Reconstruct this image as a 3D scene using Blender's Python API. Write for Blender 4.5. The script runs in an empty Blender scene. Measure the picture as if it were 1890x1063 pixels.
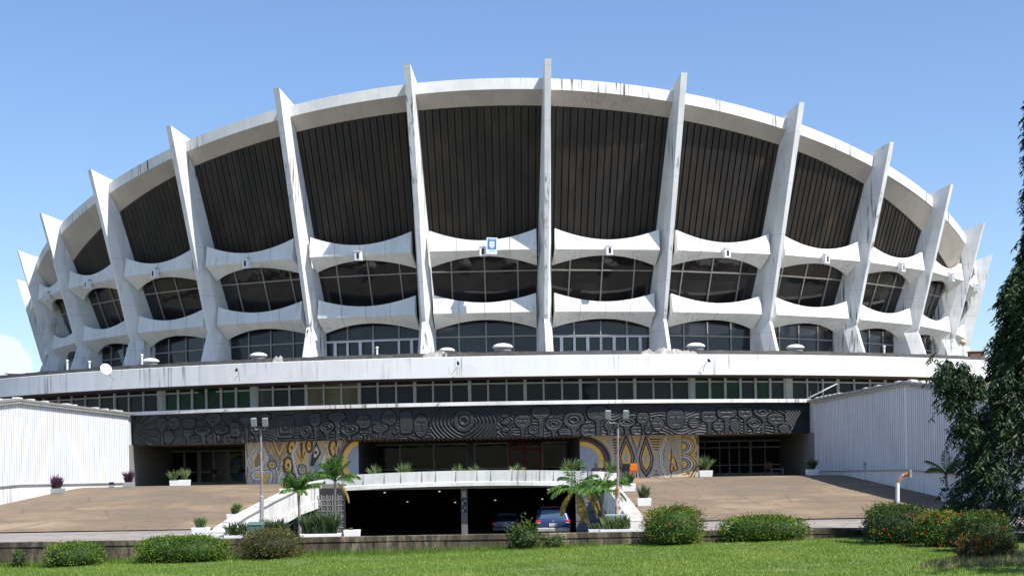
import bpy, math, random
import numpy as np
from mathutils import Vector, Matrix, noise as mn
random.seed(7); RNG = np.random.default_rng(7)
PI = math.pi; R_ = math.radians
sc = bpy.context.scene
COL = sc.collection

# ------------------------------------------------------------------ camera
E_Z = 2.6                         # eye height over the lower lawn, metres
FPX, CX, HY, ROLL = 2797.0, 936.6, 878.0, 0.0168
cam_d = bpy.data.cameras.new('camera'); cam = bpy.data.objects.new('camera', cam_d); COL.objects.link(cam)
cam_d.sensor_width = 36.0; cam_d.lens = FPX / 1890 * 36
cam_d.shift_x = (945 - CX) / 1890; cam_d.shift_y = (HY - 531.5) / 1890
cam_d.clip_start = 0.5; cam_d.clip_end = 6000
cam.location = (0, 0, E_Z); cam.rotation_euler = (PI / 2, ROLL, 0)
sc.camera = cam

# ------------------------------------------------------------------ world + sun
SUN_AZ, SUN_EL = R_(51), R_(56)   # azimuth: to the right of straight behind the camera
w = bpy.data.worlds.new('World'); sc.world = w; w.use_nodes = True
nt = w.node_tree; nt.nodes.clear()
def wn(t): return nt.nodes.new(t)
out = wn('ShaderNodeOutputWorld'); bg = wn('ShaderNodeBackground'); sky = wn('ShaderNodeTexSky')
sky.sky_type = 'NISHITA'; sky.sun_disc = False; sky.sun_elevation = SUN_EL
sky.sun_rotation = PI - SUN_AZ
sky.air_density = 1.1; sky.dust_density = 0.25; sky.ozone_density = 4.0; sky.altitude = 10
tc = wn('ShaderNodeTexCoord')
# a bank of cumulus low on the left, thin haze elsewhere
vd = wn('ShaderNodeVectorMath'); vd.operation = 'DISTANCE'
cdir = Vector((-(936.6 - 18) / FPX, 1.0, (HY - 672 + 15) / FPX)).normalized()
vd.inputs[1].default_value = cdir
nrm = wn('ShaderNodeVectorMath'); nrm.operation = 'NORMALIZE'
nt.links.new(tc.outputs['Generated'], nrm.inputs[0]); nt.links.new(nrm.outputs[0], vd.inputs[0])
cn = wn('ShaderNodeTexNoise'); cn.inputs['Scale'].default_value = 26; cn.inputs['Detail'].default_value = 7
nt.links.new(nrm.outputs[0], cn.inputs['Vector'])
mr = wn('ShaderNodeMapRange'); mr.inputs['From Min'].default_value = 0.0; mr.inputs['From Max'].default_value = 0.030
mr.inputs['To Min'].default_value = 0.42; mr.inputs['To Max'].default_value = -0.30
nt.links.new(vd.outputs['Value'], mr.inputs['Value'])
ad = wn('ShaderNodeMath'); ad.operation = 'ADD'
nt.links.new(cn.outputs['Fac'], ad.inputs[0]); nt.links.new(mr.outputs[0], ad.inputs[1])
mr2 = wn('ShaderNodeMapRange'); mr2.inputs['From Min'].default_value = 0.55; mr2.inputs['From Max'].default_value = 0.63
mr2.inputs['To Max'].default_value = 0.9
nt.links.new(ad.outputs[0], mr2.inputs['Value'])
mx = wn('ShaderNodeMixRGB'); mx.inputs[2].default_value = (6.6, 6.8, 7.1, 1)
nt.links.new(mr2.outputs[0], mx.inputs[0]); nt.links.new(sky.outputs[0], mx.inputs[1])
tn = wn('ShaderNodeMixRGB'); tn.blend_type = 'MULTIPLY'; tn.inputs[0].default_value = 1.0; tn.inputs[2].default_value = (0.85, 0.895, 1.00, 1)
nt.links.new(mx.outputs[0], tn.inputs[1]); nt.links.new(tn.outputs[0], bg.inputs[0]); nt.links.new(bg.outputs[0], out.inputs[0])
bg.inputs[1].default_value = 0.094
sd = bpy.data.lights.new('sun', 'SUN'); sun = bpy.data.objects.new('sun', sd); COL.objects.link(sun)
sd.energy = 4.4; sd.angle = R_(0.53); sd.color = (1.0, 0.965, 0.90)
sdir = Vector((math.sin(SUN_AZ) * math.cos(SUN_EL), -math.cos(SUN_AZ) * math.cos(SUN_EL), math.sin(SUN_EL)))
sun.rotation_euler = sdir.to_track_quat('Z', 'Y').to_euler(); sun.location = (30, -30, 60)
sc.view_settings.view_transform = 'Standard'; sc.view_settings.look = 'None'
sc.view_settings.exposure = 0.85; sc.view_settings.gamma = 1.0
sc.render.engine = 'CYCLES'; sc.cycles.max_bounces = 6

# ------------------------------------------------------------------ helpers
U = 43.0                          # drum radius at the rib knees
DC = 3.418 * U                    # distance of the drum's axis
PH0, DP = 0.066, 2 * PI / 32      # rib angles
def cyl(a, R, H): return (R * U * math.sin(a), DC - R * U * math.cos(a), H * U + E_Z)
def W(px, py, d):                 # point of the place seen at photo pixel px,py at distance d
    dx, dy = px - CX, HY - py
    return Vector(((dx + dy * ROLL) * d / FPX, d, E_Z + (dy - dx * ROLL) * d / FPX))
def X_(px, d, py=900): return W(px, py, d).x
ORG = {}
def tag(o, label=None, cat=None, group=None, kind=None):
    if label: o['label'] = label
    if cat: o['category'] = cat
    if group: o['group'] = group
    if kind: o['kind'] = kind
    return o
def thing(name, label, cat, loc=(0, 0, 0), group=None):
    o = bpy.data.objects.new(name, None); COL.objects.link(o); o.location = loc
    o.empty_display_size = 0.3
    ORG[o.name] = Vector(loc)
    return tag(o, label, cat, group)
def link_mesh(name, me, mat, parent=None):
    o = bpy.data.objects.new(name, me); COL.objects.link(o)
    if mat is not None:
        for m in (mat if isinstance(mat, (list, tuple)) else [mat]): me.materials.append(m)
    if parent is not None:
        o.parent = parent; ORG[o.name] = ORG[parent.name]
    else: ORG[o.name] = Vector((0, 0, 0))
    return o
class MB:
    def __init__(s): s.v = []; s.f = []; s.mi = []; s.cur = 0
    def add(s, vs, fs):
        b = len(s.v); s.v += [tuple(p) for p in vs]
        for f in fs: s.f.append(tuple(b + i for i in f)); s.mi.append(s.cur)
    def hexa(s, p):               # 8 points: bottom 4 ccw, top 4 ccw
        s.add(p, [(3, 2, 1, 0), (4, 5, 6, 7), (0, 1, 5, 4), (1, 2, 6, 5), (2, 3, 7, 6), (3, 0, 4, 7)])
    def box(s, x0, x1, y0, y1, z0, z1):
        s.hexa([(x0, y0, z0), (x1, y0, z0), (x1, y1, z0), (x0, y1, z0), (x0, y0, z1), (x1, y0, z1), (x1, y1, z1), (x0, y1, z1)])
    def bar(s, a, b, wd, dp, nrm=(0, -1, 0)):   # box from a to b, width wd across, depth dp along nrm
        a, b, n = Vector(a), Vector(b), Vector(nrm).normalized()
        t = (b - a).normalized(); c = t.cross(n).normalized(); n = c.cross(t).normalized()
        c *= wd / 2; n *= dp / 2
        s.hexa([a - c - n, a + c - n, a + c + n, a - c + n, b - c - n, b + c - n, b + c + n, b - c + n])
    def tube(s, pts, r, n=8, cap=True):
        pts = [Vector(p) for p in pts]; rs = r if isinstance(r, (list, tuple)) else [r] * len(pts)
        rings = []
        up = Vector((0, 0, 1))
        for i, p in enumerate(pts):
            t = (pts[min(i + 1, len(pts) - 1)] - pts[max(i - 1, 0)]).normalized()
            ref = up if abs(t.dot(up)) < 0.95 else Vector((1, 0, 0))
            a = t.cross(ref).normalized(); b = t.cross(a).normalized()
            rings.append([p + (a * math.cos(2 * PI * k / n) + b * math.sin(2 * PI * k / n)) * rs[i] for k in range(n)])
        vs = [q for ring in rings for q in ring]; fs = []
        for i in range(len(pts) - 1):
            for k in range(n):
                fs.append((i * n + k, i * n + (k + 1) % n, (i + 1) * n + (k + 1) % n, (i + 1) * n + k))
        if cap: fs.append(tuple(range(n - 1, -1, -1))); fs.append(tuple((len(pts) - 1) * n + k for k in range(n)))
        s.add(vs, fs)
    def lathe(s, prof, c=(0, 0, 0), n=16):
        vs = []; fs = []
        for (r, z) in prof:
            for k in range(n): vs.append((c[0] + r * math.cos(2 * PI * k / n), c[1] + r * math.sin(2 * PI * k / n), c[2] + z))
        for i in range(len(prof) - 1):
            for k in range(n): fs.append((i * n + k, i * n + (k + 1) % n, (i + 1) * n + (k + 1) % n, (i + 1) * n + k))
        fs.append(tuple(range(n - 1, -1, -1))); fs.append(tuple((len(prof) - 1) * n + k for k in range(n)))
        s.add(vs, fs)
    def grid(s, rows):            # rows of points -> quads
        n = len(rows[0]); vs = [p for r in rows for p in r]; fs = []
        for i in range(len(rows) - 1):
            for j in range(n - 1): fs.append((i * n + j, i * n + j + 1, (i + 1) * n + j + 1, (i + 1) * n + j))
        s.add(vs, fs)
    def loft(s, secs, close=True, caps=True):   # closed sections
        n = len(secs[0]); vs = [p for r in secs for p in r]; fs = []
        for i in range(len(secs) - 1):
            for j in range(n if close else n - 1):
                fs.append((i * n + j, i * n + (j + 1) % n, (i + 1) * n + (j + 1) % n, (i + 1) * n + j))
        if caps: fs.append(tuple(range(n - 1, -1, -1))); fs.append(tuple((len(secs) - 1) * n + j for j in range(n)))
        s.add(vs, fs)
    def prism(s, poly, y0, y1):   # polygon of (x,z) extruded along y
        n = len(poly); s.loft([[(x, y0, z) for x, z in poly], [(x, y1, z) for x, z in poly]])
    def build(s, name, mat, parent=None, smooth=False, bevel=0, fixn=True):
        me = bpy.data.meshes.new(name)
        og = ORG[parent.name] if parent is not None else Vector((0, 0, 0))
        me.from_pydata([(p[0] - og.x, p[1] - og.y, p[2] - og.z) for p in s.v], [], s.f)
        if max(s.mi, default=0) > 0: me.polygons.foreach_set('material_index', s.mi)
        if fixn:
            import bmesh
            bm = bmesh.new(); bm.from_mesh(me); bmesh.ops.recalc_face_normals(bm, faces=bm.faces); bm.to_mesh(me); bm.free()
        if smooth: me.polygons.foreach_set('use_smooth', [True] * len(me.polygons))
        o = link_mesh(name, me, mat, parent)
        if bevel:
            m = o.modifiers.new('bevel', 'BEVEL'); m.width = bevel; m.segments = 2; m.limit_method = 'ANGLE'; m.angle_limit = R_(35)
        return o
def np_mesh(name, V, F, mat, parent=None, attrs=None, smooth=False, mi=None):
    V = np.asarray(V, np.float32).reshape(-1, 3); F = np.asarray(F, np.int32)
    if parent is not None: V = V - np.array(ORG[parent.name], np.float32)
    k = F.shape[1]; me = bpy.data.meshes.new(name)
    me.vertices.add(len(V)); me.vertices.foreach_set('co', V.ravel())
    me.loops.add(F.size); me.loops.foreach_set('vertex_index', F.ravel())
    me.polygons.add(len(F)); me.polygons.foreach_set('loop_start', np.arange(0, F.size, k, dtype=np.int32))
    me.polygons.foreach_set('loop_total', np.full(len(F), k, np.int32))
    if smooth: me.polygons.foreach_set('use_smooth', np.ones(len(F), bool))
    if mi is not None: me.polygons.foreach_set('material_index', np.asarray(mi, np.int32))
    for an, (typ, data) in (attrs or {}).items():
        at = me.attributes.new(an, typ, 'POINT')
        at.data.foreach_set('color' if typ == 'FLOAT_COLOR' else 'value', np.asarray(data, np.float32).ravel())
    me.update(calc_edges=True); me.validate()
    return link_mesh(name, me, mat, parent)
def copy_thing(root, loc, rz=0.0, scale=1.0, label=None, group=None):
    r = root.copy(); COL.objects.link(r); r.location = loc; r.rotation_euler = (0, 0, rz); r.scale = (scale,) * 3
    if label: r['label'] = label
    if group: r['group'] = group
    for ch in list(root.children):
        c = ch.copy(); COL.objects.link(c); c.parent = r
        for g in list(ch.children):
            d = g.copy(); COL.objects.link(d); d.parent = c
    return r

# ------------------------------------------------------------------ materials
class NT:
    def __init__(s, name):
        s.m = bpy.data.materials.new(name); s.m.use_nodes = True; s.t = s.m.node_tree
        s.b = s.t.nodes['Principled BSDF']; s.tc = s.t.nodes.new('ShaderNodeTexCoord')
    def n(s, t): return s.t.nodes.new(t)
    def l(s, a, b): s.t.links.new(a, b)
    def mapped(s, sc_):
        mp = s.n('ShaderNodeMapping'); mp.inputs['Scale'].default_value = sc_ if isinstance(sc_, tuple) else (sc_,) * 3
        s.l(s.tc.outputs['Object'], mp.inputs[0]); return mp.outputs[0]
    def noise(s, scale, sc_=(1, 1, 1), detail=4, rough=0.6):
        x = s.n('ShaderNodeTexNoise'); x.inputs['Scale'].default_value = scale; x.inputs['Detail'].default_value = detail
        x.inputs['Roughness'].default_value = rough
        s.l(s.mapped(sc_), x.inputs['Vector']); return x.outputs['Fac']
    def ramp(s, fac, stops):
        r = s.n('ShaderNodeValToRGB'); e = r.color_ramp.elements
        while len(e) < len(stops): e.new(0.5)
        for i, (p, c) in enumerate(stops):
            e[i].position = p; e[i].color = (c, c, c, 1) if isinstance(c, (int, float)) else (*c, 1)
        s.l(fac, r.inputs[0]); return r.outputs[0]
    def mix(s, fac, a, b, mode='MIX'):
        m = s.n('ShaderNodeMixRGB'); m.blend_type = mode
        for i, v in ((0, fac), (1, a), (2, b)):
            if isinstance(v, (int, float)): m.inputs[i].default_value = v if i == 0 else (v, v, v, 1)
            elif isinstance(v, tuple): m.inputs[i].default_value = (*v, 1)
            else: s.l(v, m.inputs[i])
        return m.outputs[0]
    def bump(s, h, strength=0.3, dist=0.02):
        b = s.n('ShaderNodeBump'); b.inputs['Strength'].default_value = strength; b.inputs['Distance'].default_value = dist
        s.l(h, b.inputs['Height']); s.l(b.outputs[0], s.b.inputs['Normal'])
    def fin(s, col, rough=0.8, metal=0.0, spec=None):
        if isinstance(col, tuple): s.b.inputs['Base Color'].default_value = (*col, 1)
        else: s.l(col, s.b.inputs['Base Color'])
        s.b.inputs['Roughness'].default_value = rough; s.b.inputs['Metallic'].default_value = metal
        if spec is not None: s.b.inputs['Specular IOR Level'].default_value = spec
        return s.m
def painted(name, col, dirt=(0.22, 0.20, 0.17), streak=0.5, blotch=0.35, rough=0.75, grime=0.0, joint=0.0):
    """painted concrete: long vertical run-off streaks, blotches and fine grain"""
    t = NT(name)
    st = t.noise(1.6, (1, 1, 0.09), 5, 0.65); fs = t.ramp(st, [(0.50, 0.0), (0.78, 1.0)])
    bl = t.noise(0.45, (1, 1, 1), 6, 0.6); fb = t.ramp(bl, [(0.45, 0.0), (0.85, 1.0)])
    bk = t.noise(5.0, (1, 1, 0.05), 3, 0.5); fk = t.ramp(bk, [(0.54, 0.0), (0.66, 1.0)])
    md = t.noise(0.25, (1, 1, 1), 2, 0.5); fmd = t.ramp(md, [(0.48, 0.0), (0.62, 1.0)])
    c = t.mix(t.mix(1.0, fs, streak, 'MULTIPLY'), col, tuple(0.62 * a + 0.38 * b for a, b in zip(col, dirt)))
    c = t.mix(t.mix(1.0, fb, blotch, 'MULTIPLY'), c, tuple(0.5 * a + 0.5 * b for a, b in zip(col, dirt)))
    c = t.mix(t.mix(1.0, t.mix(1.0, fk, fmd, 'MULTIPLY'), grime, 'MULTIPLY'), c, (0.05, 0.045, 0.04))
    pt = t.noise(0.7, (1, 1, 0.8), 0, 0.0); c = t.mix(t.ramp(pt, [(0.655, 0.0), (0.662, 0.30)]), c, tuple(x * 0.80 for x in col))   # patch repairs
    if joint:
        sp = t.n('ShaderNodeSeparateXYZ'); t.l(t.tc.outputs['Object'], sp.inputs[0])
        md_ = t.n('ShaderNodeMath'); md_.operation = 'PINGPONG'; md_.inputs[1].default_value = joint / 2; t.l(sp.outputs[2], md_.inputs[0])
        c = t.mix(t.ramp(md_.outputs[0], [(0.012, 0.45), (0.030, 0.0)]), c, tuple(x * 0.45 for x in col))
    gr = t.noise(14, (1, 1, 1), 3, 0.7)
    c = t.mix(0.14, c, gr, 'OVERLAY')
    t.bump(gr, 0.25, 0.02)
    return t.fin(c, rough)
M = {}
M['conc'] = painted('white_concrete', (0.78, 0.77, 0.75), streak=0.6, blotch=0.55, grime=0.35)
M['rim'] = painted('rim_concrete', (0.76, 0.75, 0.73), streak=0.6, blotch=0.4, grime=0.95)
M['rib'] = painted('rib_concrete', (0.76, 0.76, 0.75), streak=0.65, blotch=0.6, grime=0.95, joint=3.4)
M['fascia'] = painted('fascia_concrete', (0.72, 0.72, 0.71), streak=0.45, blotch=0.25, grime=0.6)
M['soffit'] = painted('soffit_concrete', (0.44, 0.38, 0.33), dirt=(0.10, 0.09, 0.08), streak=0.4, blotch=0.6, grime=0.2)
M['wing'] = painted('painted_metal_sheet', (0.78, 0.80, 0.84), dirt=(0.36, 0.35, 0.34), streak=0.45, blotch=0.4, rough=0.55, grime=0.25)
M['porch'] = painted('porch_sheet_shaded', (0.24, 0.23, 0.22), dirt=(0.08, 0.07, 0.06), streak=0.6, blotch=0.6)  # wing sheet inside the porches, their shade put into a darker colour
M['plinth'] = painted('plinth_paint', (0.75, 0.75, 0.74), streak=0.5, blotch=0.4, grime=0.5)
M['parapet'] = painted('parapet_paint', (0.74, 0.73, 0.70), dirt=(0.06, 0.055, 0.05), streak=0.8, blotch=0.95, grime=1.0)
M['coping'] = painted('weathered_coping', (0.50, 0.47, 0.43), dirt=(0.07, 0.06, 0.05), streak=0.6, blotch=1.0, grime=0.8)
M['planter'] = painted('planter_paint', (0.78, 0.78, 0.76), streak=0.3, blotch=0.2, grime=0.3)
def simple(name, col, rough=0.6, metal=0.0, var=0.25, scale=3.0, emis=None, spec=None):
    t = NT(name); nz = t.noise(scale, (1, 1, 1), 5, 0.6)
    c = t.mix(t.ramp(nz, [(0.3, 0.0), (0.75, 1.0)]), col, tuple(x * (1 - var) for x in col))
    t.bump(nz, 0.15, 0.01)
    if emis: t.b.inputs['Emission Color'].default_value = (*emis[0], 1); t.b.inputs['Emission Strength'].default_value = emis[1]
    return t.fin(c, rough, metal, spec)
M['bitumen'] = simple('bitumen_felt', (0.085, 0.082, 0.078), 0.85, var=0.6, scale=2.0)
M['deck'] = simple('deck_screed', (0.20, 0.19, 0.17), 0.9, var=0.5, scale=0.8)
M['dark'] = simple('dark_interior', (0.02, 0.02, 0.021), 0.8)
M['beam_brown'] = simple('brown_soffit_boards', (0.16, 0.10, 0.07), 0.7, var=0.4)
M['steel_white'] = simple('white_steel', (0.62, 0.63, 0.64), 0.5, var=0.2)
M['frame'] = simple('window_frame_paint', (0.66, 0.66, 0.63), 0.55, var=0.2)
M['mullion'] = simple('aluminium_mullion', (0.33, 0.32, 0.30), 0.5, metal=0.2, var=0.3)
M['frame_dark'] = simple('bronze_frame', (0.10, 0.10, 0.10), 0.5, var=0.2)
M['red'] = simple('red_paint', (0.42, 0.02, 0.02), 0.5)
M['black'] = simple('black_plastic', (0.015, 0.015, 0.016), 0.5)
M['rubber'] = simple('rubber', (0.02, 0.02, 0.02), 0.85)
M['chrome'] = simple('chrome', (0.6, 0.6, 0.62), 0.25, metal=0.9)
M['galv'] = simple('galvanised', (0.42, 0.42, 0.40), 0.5, metal=0.3, var=0.4)
M['orange'] = simple('orange_plastic', (0.80, 0.20, 0.01), 0.45, var=0.15)
M['wood'] = simple('brown_wood', (0.22, 0.10, 0.05), 0.6, var=0.4, scale=8)
M['cloth'] = simple('dark_cloth', (0.012, 0.012, 0.03), 0.9)
M['skin'] = simple('skin', (0.09, 0.045, 0.028), 0.55, var=0.1)
M['hair'] = simple('hair', (0.008, 0.007, 0.006), 0.8)
M['plate'] = simple('plate_white', (0.65, 0.67, 0.70), 0.5, var=0.1)
M['blue_sign'] = simple('sign_blue', (0.03, 0.22, 0.62), 0.4, var=0.15)
M['cyan_sign'] = simple('sign_light_blue', (0.25, 0.62, 0.85), 0.4, var=0.1)
M['white'] = simple('white_paint', (0.80, 0.80, 0.80), 0.45, var=0.08)
M['grey'] = simple('grey_paint', (0.35, 0.36, 0.37), 0.6, var=0.2)
M['bin'] = simple('green_plastic', (0.09, 0.16, 0.13), 0.5, var=0.3)
M['tail'] = simple('tail_light_red', (0.55, 0.02, 0.02), 0.15)
M['lens'] = simple('lamp_lens', (0.42, 0.46, 0.47), 0.2, var=0.1)
M['lamp_on'] = simple('lamp_lit', (0.8, 0.8, 0.8), 0.4, emis=((1.0, 0.96, 0.88), 0.35))
M['soil'] = simple('soil', (0.05, 0.035, 0.025), 0.95, var=0.5, scale=9)
M['tarp'] = simple('debris_sheet', (0.45, 0.43, 0.40), 0.8, var=0.7, scale=2.5)
def rusty():
    t = NT('rusted_paint'); nz = t.noise(2.2, (1, 1, 0.5), 6, 0.7)
    c = t.ramp(nz, [(0.42, (0.55, 0.54, 0.52)), (0.50, (0.30, 0.12, 0.05)), (0.70, (0.13, 0.05, 0.03))])
    t.bump(nz, 0.4, 0.01); return t.fin(c, 0.75)
M['rust'] = rusty()
def rust_pole():
    t = NT('rusted_pole'); nz = t.noise(3.2, (1, 1, 0.3), 6, 0.7)
    c = t.ramp(nz, [(0.42, (0.32, 0.30, 0.29)), (0.58, (0.19, 0.12, 0.10)), (0.75, (0.10, 0.05, 0.04))])
    return t.fin(c, 0.8)
M['rustpole'] = rust_pole()
def slat_mat():
    t = NT('brown_slat_cladding')
    nz = t.noise(0.9, (1, 1, 0.12), 6, 0.6); n2 = t.noise(0.25, (1, 1, 1), 3)
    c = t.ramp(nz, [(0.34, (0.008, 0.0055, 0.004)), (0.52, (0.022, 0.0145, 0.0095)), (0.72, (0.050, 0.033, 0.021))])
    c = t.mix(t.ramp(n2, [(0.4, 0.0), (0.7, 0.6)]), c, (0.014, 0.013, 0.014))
    t.bump(nz, 0.2, 0.02); return t.fin(c, 0.6)
M['slat'] = slat_mat()
def dglass(name, col, rough=0.04, wav=0.05, dist=0.5, spec=0.4):
    t = NT(name); nz = t.noise(0.7, (1, 1, 1), 2, 0.4); n2 = t.noise(0.35, (1, 1, 0.5), 5, 0.6)
    c = t.mix(t.ramp(n2, [(0.45, 0.0), (0.8, 1.0)]), col, tuple(x * 2.2 + 0.006 for x in col))
    t.bump(nz, wav, dist)
    m = t.fin(c, rough, 0.0, spec)
    return m
M['glass'] = dglass('tinted_glass', (0.016, 0.014, 0.014))
M['glass_low'] = dglass('tinted_glass_gallery', (0.018, 0.017, 0.021))
M['glass_off'] = dglass('office_glass', (0.018, 0.021, 0.030), wav=0.03, spec=0.14)
M['glass_blind'] = dglass('glass_over_beige_curtain', (0.16, 0.13, 0.075), wav=0.03, spec=0.12)
M['glass_green'] = dglass('glass_over_green_blind', (0.006, 0.05, 0.024), wav=0.03, spec=0.12)
M['glass_grey'] = dglass('glass_over_grey_blind', (0.07, 0.065, 0.06), wav=0.03, spec=0.12)
M['glass_shop'] = dglass('shop_glass', (0.008, 0.010, 0.015), wav=0.02, spec=0.12)
M['carglass'] = dglass('car_glass', (0.06, 0.10, 0.16), wav=0.0, spec=0.6)  # blue of the reflected sky put into the glass colour
def curtain():
    t = NT('brown_curtain_behind_glass'); wv = t.n('ShaderNodeTexWave'); wv.inputs['Scale'].default_value = 2.6
    wv.inputs['Distortion'].default_value = 0.6; t.l(t.mapped((1, 0, 0)), wv.inputs['Vector'])
    c = t.ramp(wv.outputs['Fac'], [(0.2, (0.035, 0.028, 0.023)), (0.9, (0.10, 0.085, 0.07))])
    return t.fin(c, 0.2)
M['curtain'] = curtain()
def carpaint(name, col):
    t = NT(name); t.b.inputs['Coat Weight'].default_value = 0.8; t.b.inputs['Coat Roughness'].default_value = 0.05
    nz = t.noise(3, (1, 1, 1), 4); c = t.mix(t.ramp(nz, [(0.5, 0.0), (0.8, 0.3)]), col, (0.12, 0.10, 0.08))
    return t.fin(c, 0.35, 0.3)
M['navy'] = carpaint('navy_car_paint', (0.014, 0.038, 0.12)); M['darkblue'] = carpaint('dark_blue_car_paint', (0.016, 0.022, 0.11))
def relief_mat():
    t = NT('black_relief_casting'); nz = t.noise(1.6, (1, 1, 1), 6, 0.65); n2 = t.noise(9, (1, 1, 1), 3)
    c = t.ramp(nz, [(0.30, (0.009, 0.010, 0.012)), (0.60, (0.021, 0.022, 0.025)), (0.80, (0.046, 0.042, 0.038))])
    t.bump(n2, 0.35, 0.03); return t.fin(c, 0.58)
M['relief'] = relief_mat()
def attr_mat(name, attr, speck=0.35, rough=0.5, scale=22):
    t = NT(name); a = t.n('ShaderNodeAttribute'); a.attribute_name = attr
    v = t.n('ShaderNodeTexVoronoi'); v.inputs['Scale'].default_value = scale; t.l(t.mapped((1, 1, 1)), v.inputs['Vector'])
    g = t.ramp(v.outputs['Color'], [(0.0, 1 - speck), (1.0, 1 + speck * 0.6)])
    c = t.mix(1.0, a.outputs['Color'], g, 'MULTIPLY')
    return t.fin(c, rough)
M['mosaic'] = attr_mat('mosaic_tesserae', 'paint')
M['painting'] = attr_mat('painted_panel', 'paint', speck=0.05)
def paving(name='ramp_paving', base=(0.205, 0.142, 0.086), dark=(0.125, 0.100, 0.075)):
    t = NT(name)
    br = t.n('ShaderNodeTexBrick'); br.inputs['Scale'].default_value = 1.0
    br.inputs['Brick Width'].default_value = 6.4; br.inputs['Row Height'].default_value = 4.3
    br.inputs['Mortar Size'].default_value = 0.05; br.inputs['Mortar Smooth'].default_value = 0.3; br.offset = 0.0
    br.inputs['Color1'].default_value = (*base, 1); br.inputs['Color2'].default_value = (*[x * 0.86 for x in base], 1)
    br.inputs['Mortar'].default_value = (0.12, 0.10, 0.085, 1)
    mp = t.n('ShaderNodeMapping'); mp.inputs['Rotation'].default_value = (0, 0, 0.0); mp.inputs['Location'].default_value = (1.3, 0.9, 0); t.l(t.tc.outputs['Object'], mp.inputs[0])
    t.l(mp.outputs[0], br.inputs['Vector'])
    n1 = t.noise(0.16, (1, 0.9, 1), 8, 0.7); n2 = t.noise(1.5, (0.8, 1.0, 1), 8, 0.75); n3 = t.noise(16, (1, 1, 1), 3, 0.7)
    c = t.mix(t.ramp(n1, [(0.47, 0.0), (0.60, 0.75)]), br.outputs['Color'], dark)
    sp = t.n('ShaderNodeSeparateXYZ'); t.l(t.tc.outputs['Object'], sp.inputs[0]); wob = t.n('ShaderNodeMath'); wob.operation = 'ADD'
    wn_ = t.n('ShaderNodeMath'); wn_.operation = 'MULTIPLY'; wn_.inputs[1].default_value = 0.25; t.l(n2 if False else n1, wn_.inputs[0]); t.l(sp.outputs[1], wob.inputs[0]); t.l(wn_.outputs[0], wob.inputs[1])
    pp = t.n('ShaderNodeMath'); pp.operation = 'PINGPONG'; pp.inputs[1].default_value = 2.6; t.l(wob.outputs[0], pp.inputs[0])
    c = t.mix(t.ramp(pp.outputs[0], [(0.045, 0.7), (0.085, 0.0)]), c, (0.07, 0.055, 0.045))
    c = t.mix(t.ramp(n2, [(0.48, 0.0), (0.62, 0.6)]), c, tuple(x * 0.8 for x in dark))
    c = t.mix(t.ramp(n1, [(0.36, 0.7), (0.46, 0.0)]), c, (0.29, 0.215, 0.14))
    vo = t.n('ShaderNodeTexVoronoi'); vo.feature = 'DISTANCE_TO_EDGE'; vo.inputs['Scale'].default_value = 0.22; vo.inputs['Randomness'].default_value = 1.0
    mv = t.n('ShaderNodeVectorMath'); mv.operation = 'ADD'; t.l(t.mapped(1.0), mv.inputs[0]); wc = t.n('ShaderNodeTexNoise'); wc.inputs['Scale'].default_value = 0.8; t.l(wc.outputs['Color'], mv.inputs[1]); t.l(mv.outputs[0], vo.inputs['Vector'])
    c = t.mix(t.ramp(vo.outputs['Distance'], [(0.004, 0.55), (0.012, 0.0)]), c, (0.06, 0.05, 0.04))
    c = t.mix(0.25, c, n3, 'OVERLAY'); t.bump(n3, 0.3, 0.01)
    return t.fin(c, 0.9)
M['ramp'] = paving()
M['road'] = paving('driveway_concrete', (0.30, 0.265, 0.24), (0.17, 0.15, 0.135))
def wallmat():
    t = NT('stained_garden_wall')
    n1 = t.noise(0.9, (1, 1, 0.35), 7, 0.7); n2 = t.noise(3.5, (1, 1, 0.25), 5, 0.7); n3 = t.noise(18, (1, 1, 1), 3)
    c = t.ramp(n1, [(0.36, (0.035, 0.027, 0.019)), (0.50, (0.12, 0.090, 0.060)), (0.64, (0.33, 0.26, 0.18))])
    c = t.mix(t.ramp(n2, [(0.44, 0.0), (0.60, 0.9)]), c, (0.03, 0.027, 0.022))
    c = t.mix(0.2, c, n3, 'OVERLAY'); t.bump(n3, 0.4, 0.015); return t.fin(c, 0.95)
M['gwall'] = wallmat()
M['gcap'] = painted('wall_coping', (0.20, 0.175, 0.14), dirt=(0.05, 0.04, 0.03), streak=0.8, blotch=0.9, grime=0.5)
def leafmat(name, lo, hi, rough=0.5, tr=0.25, third=None):
    t = NT(name); a = t.n('ShaderNodeAttribute'); a.attribute_name = 'tint'
    st = [(0.0, lo), (1.0, hi)] if third is None else [(0.0, lo), (0.85, hi), (1.0, third)]
    c = t.ramp(a.outputs['Fac'], st); m = t.fin(c, rough)
    tl = t.n('ShaderNodeBsdfTranslucent'); t.l(c, tl.inputs['Color'])
    mxs = t.n('ShaderNodeMixShader'); mxs.inputs[0].default_value = tr
    o = t.t.nodes['Material Output']; t.l(t.b.outputs[0], mxs.inputs[1]); t.l(tl.outputs[0], mxs.inputs[2]); t.l(mxs.outputs[0], o.inputs[0])
    return m
M['bush'] = leafmat('clipped_hedge_leaves', (0.018, 0.055, 0.005), (0.17, 0.27, 0.018), rough=0.75, third=(0.36, 0.38, 0.03))
M['bush_dark'] = leafmat('dark_hedge_leaves', (0.014, 0.038, 0.006), (0.09, 0.145, 0.015), rough=0.75, third=(0.20, 0.21, 0.03))
M['bush_brown'] = leafmat('dry_hedge_leaves', (0.030, 0.032, 0.008), (0.15, 0.145, 0.030), rough=0.8, third=(0.24, 0.15, 0.04))
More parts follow.
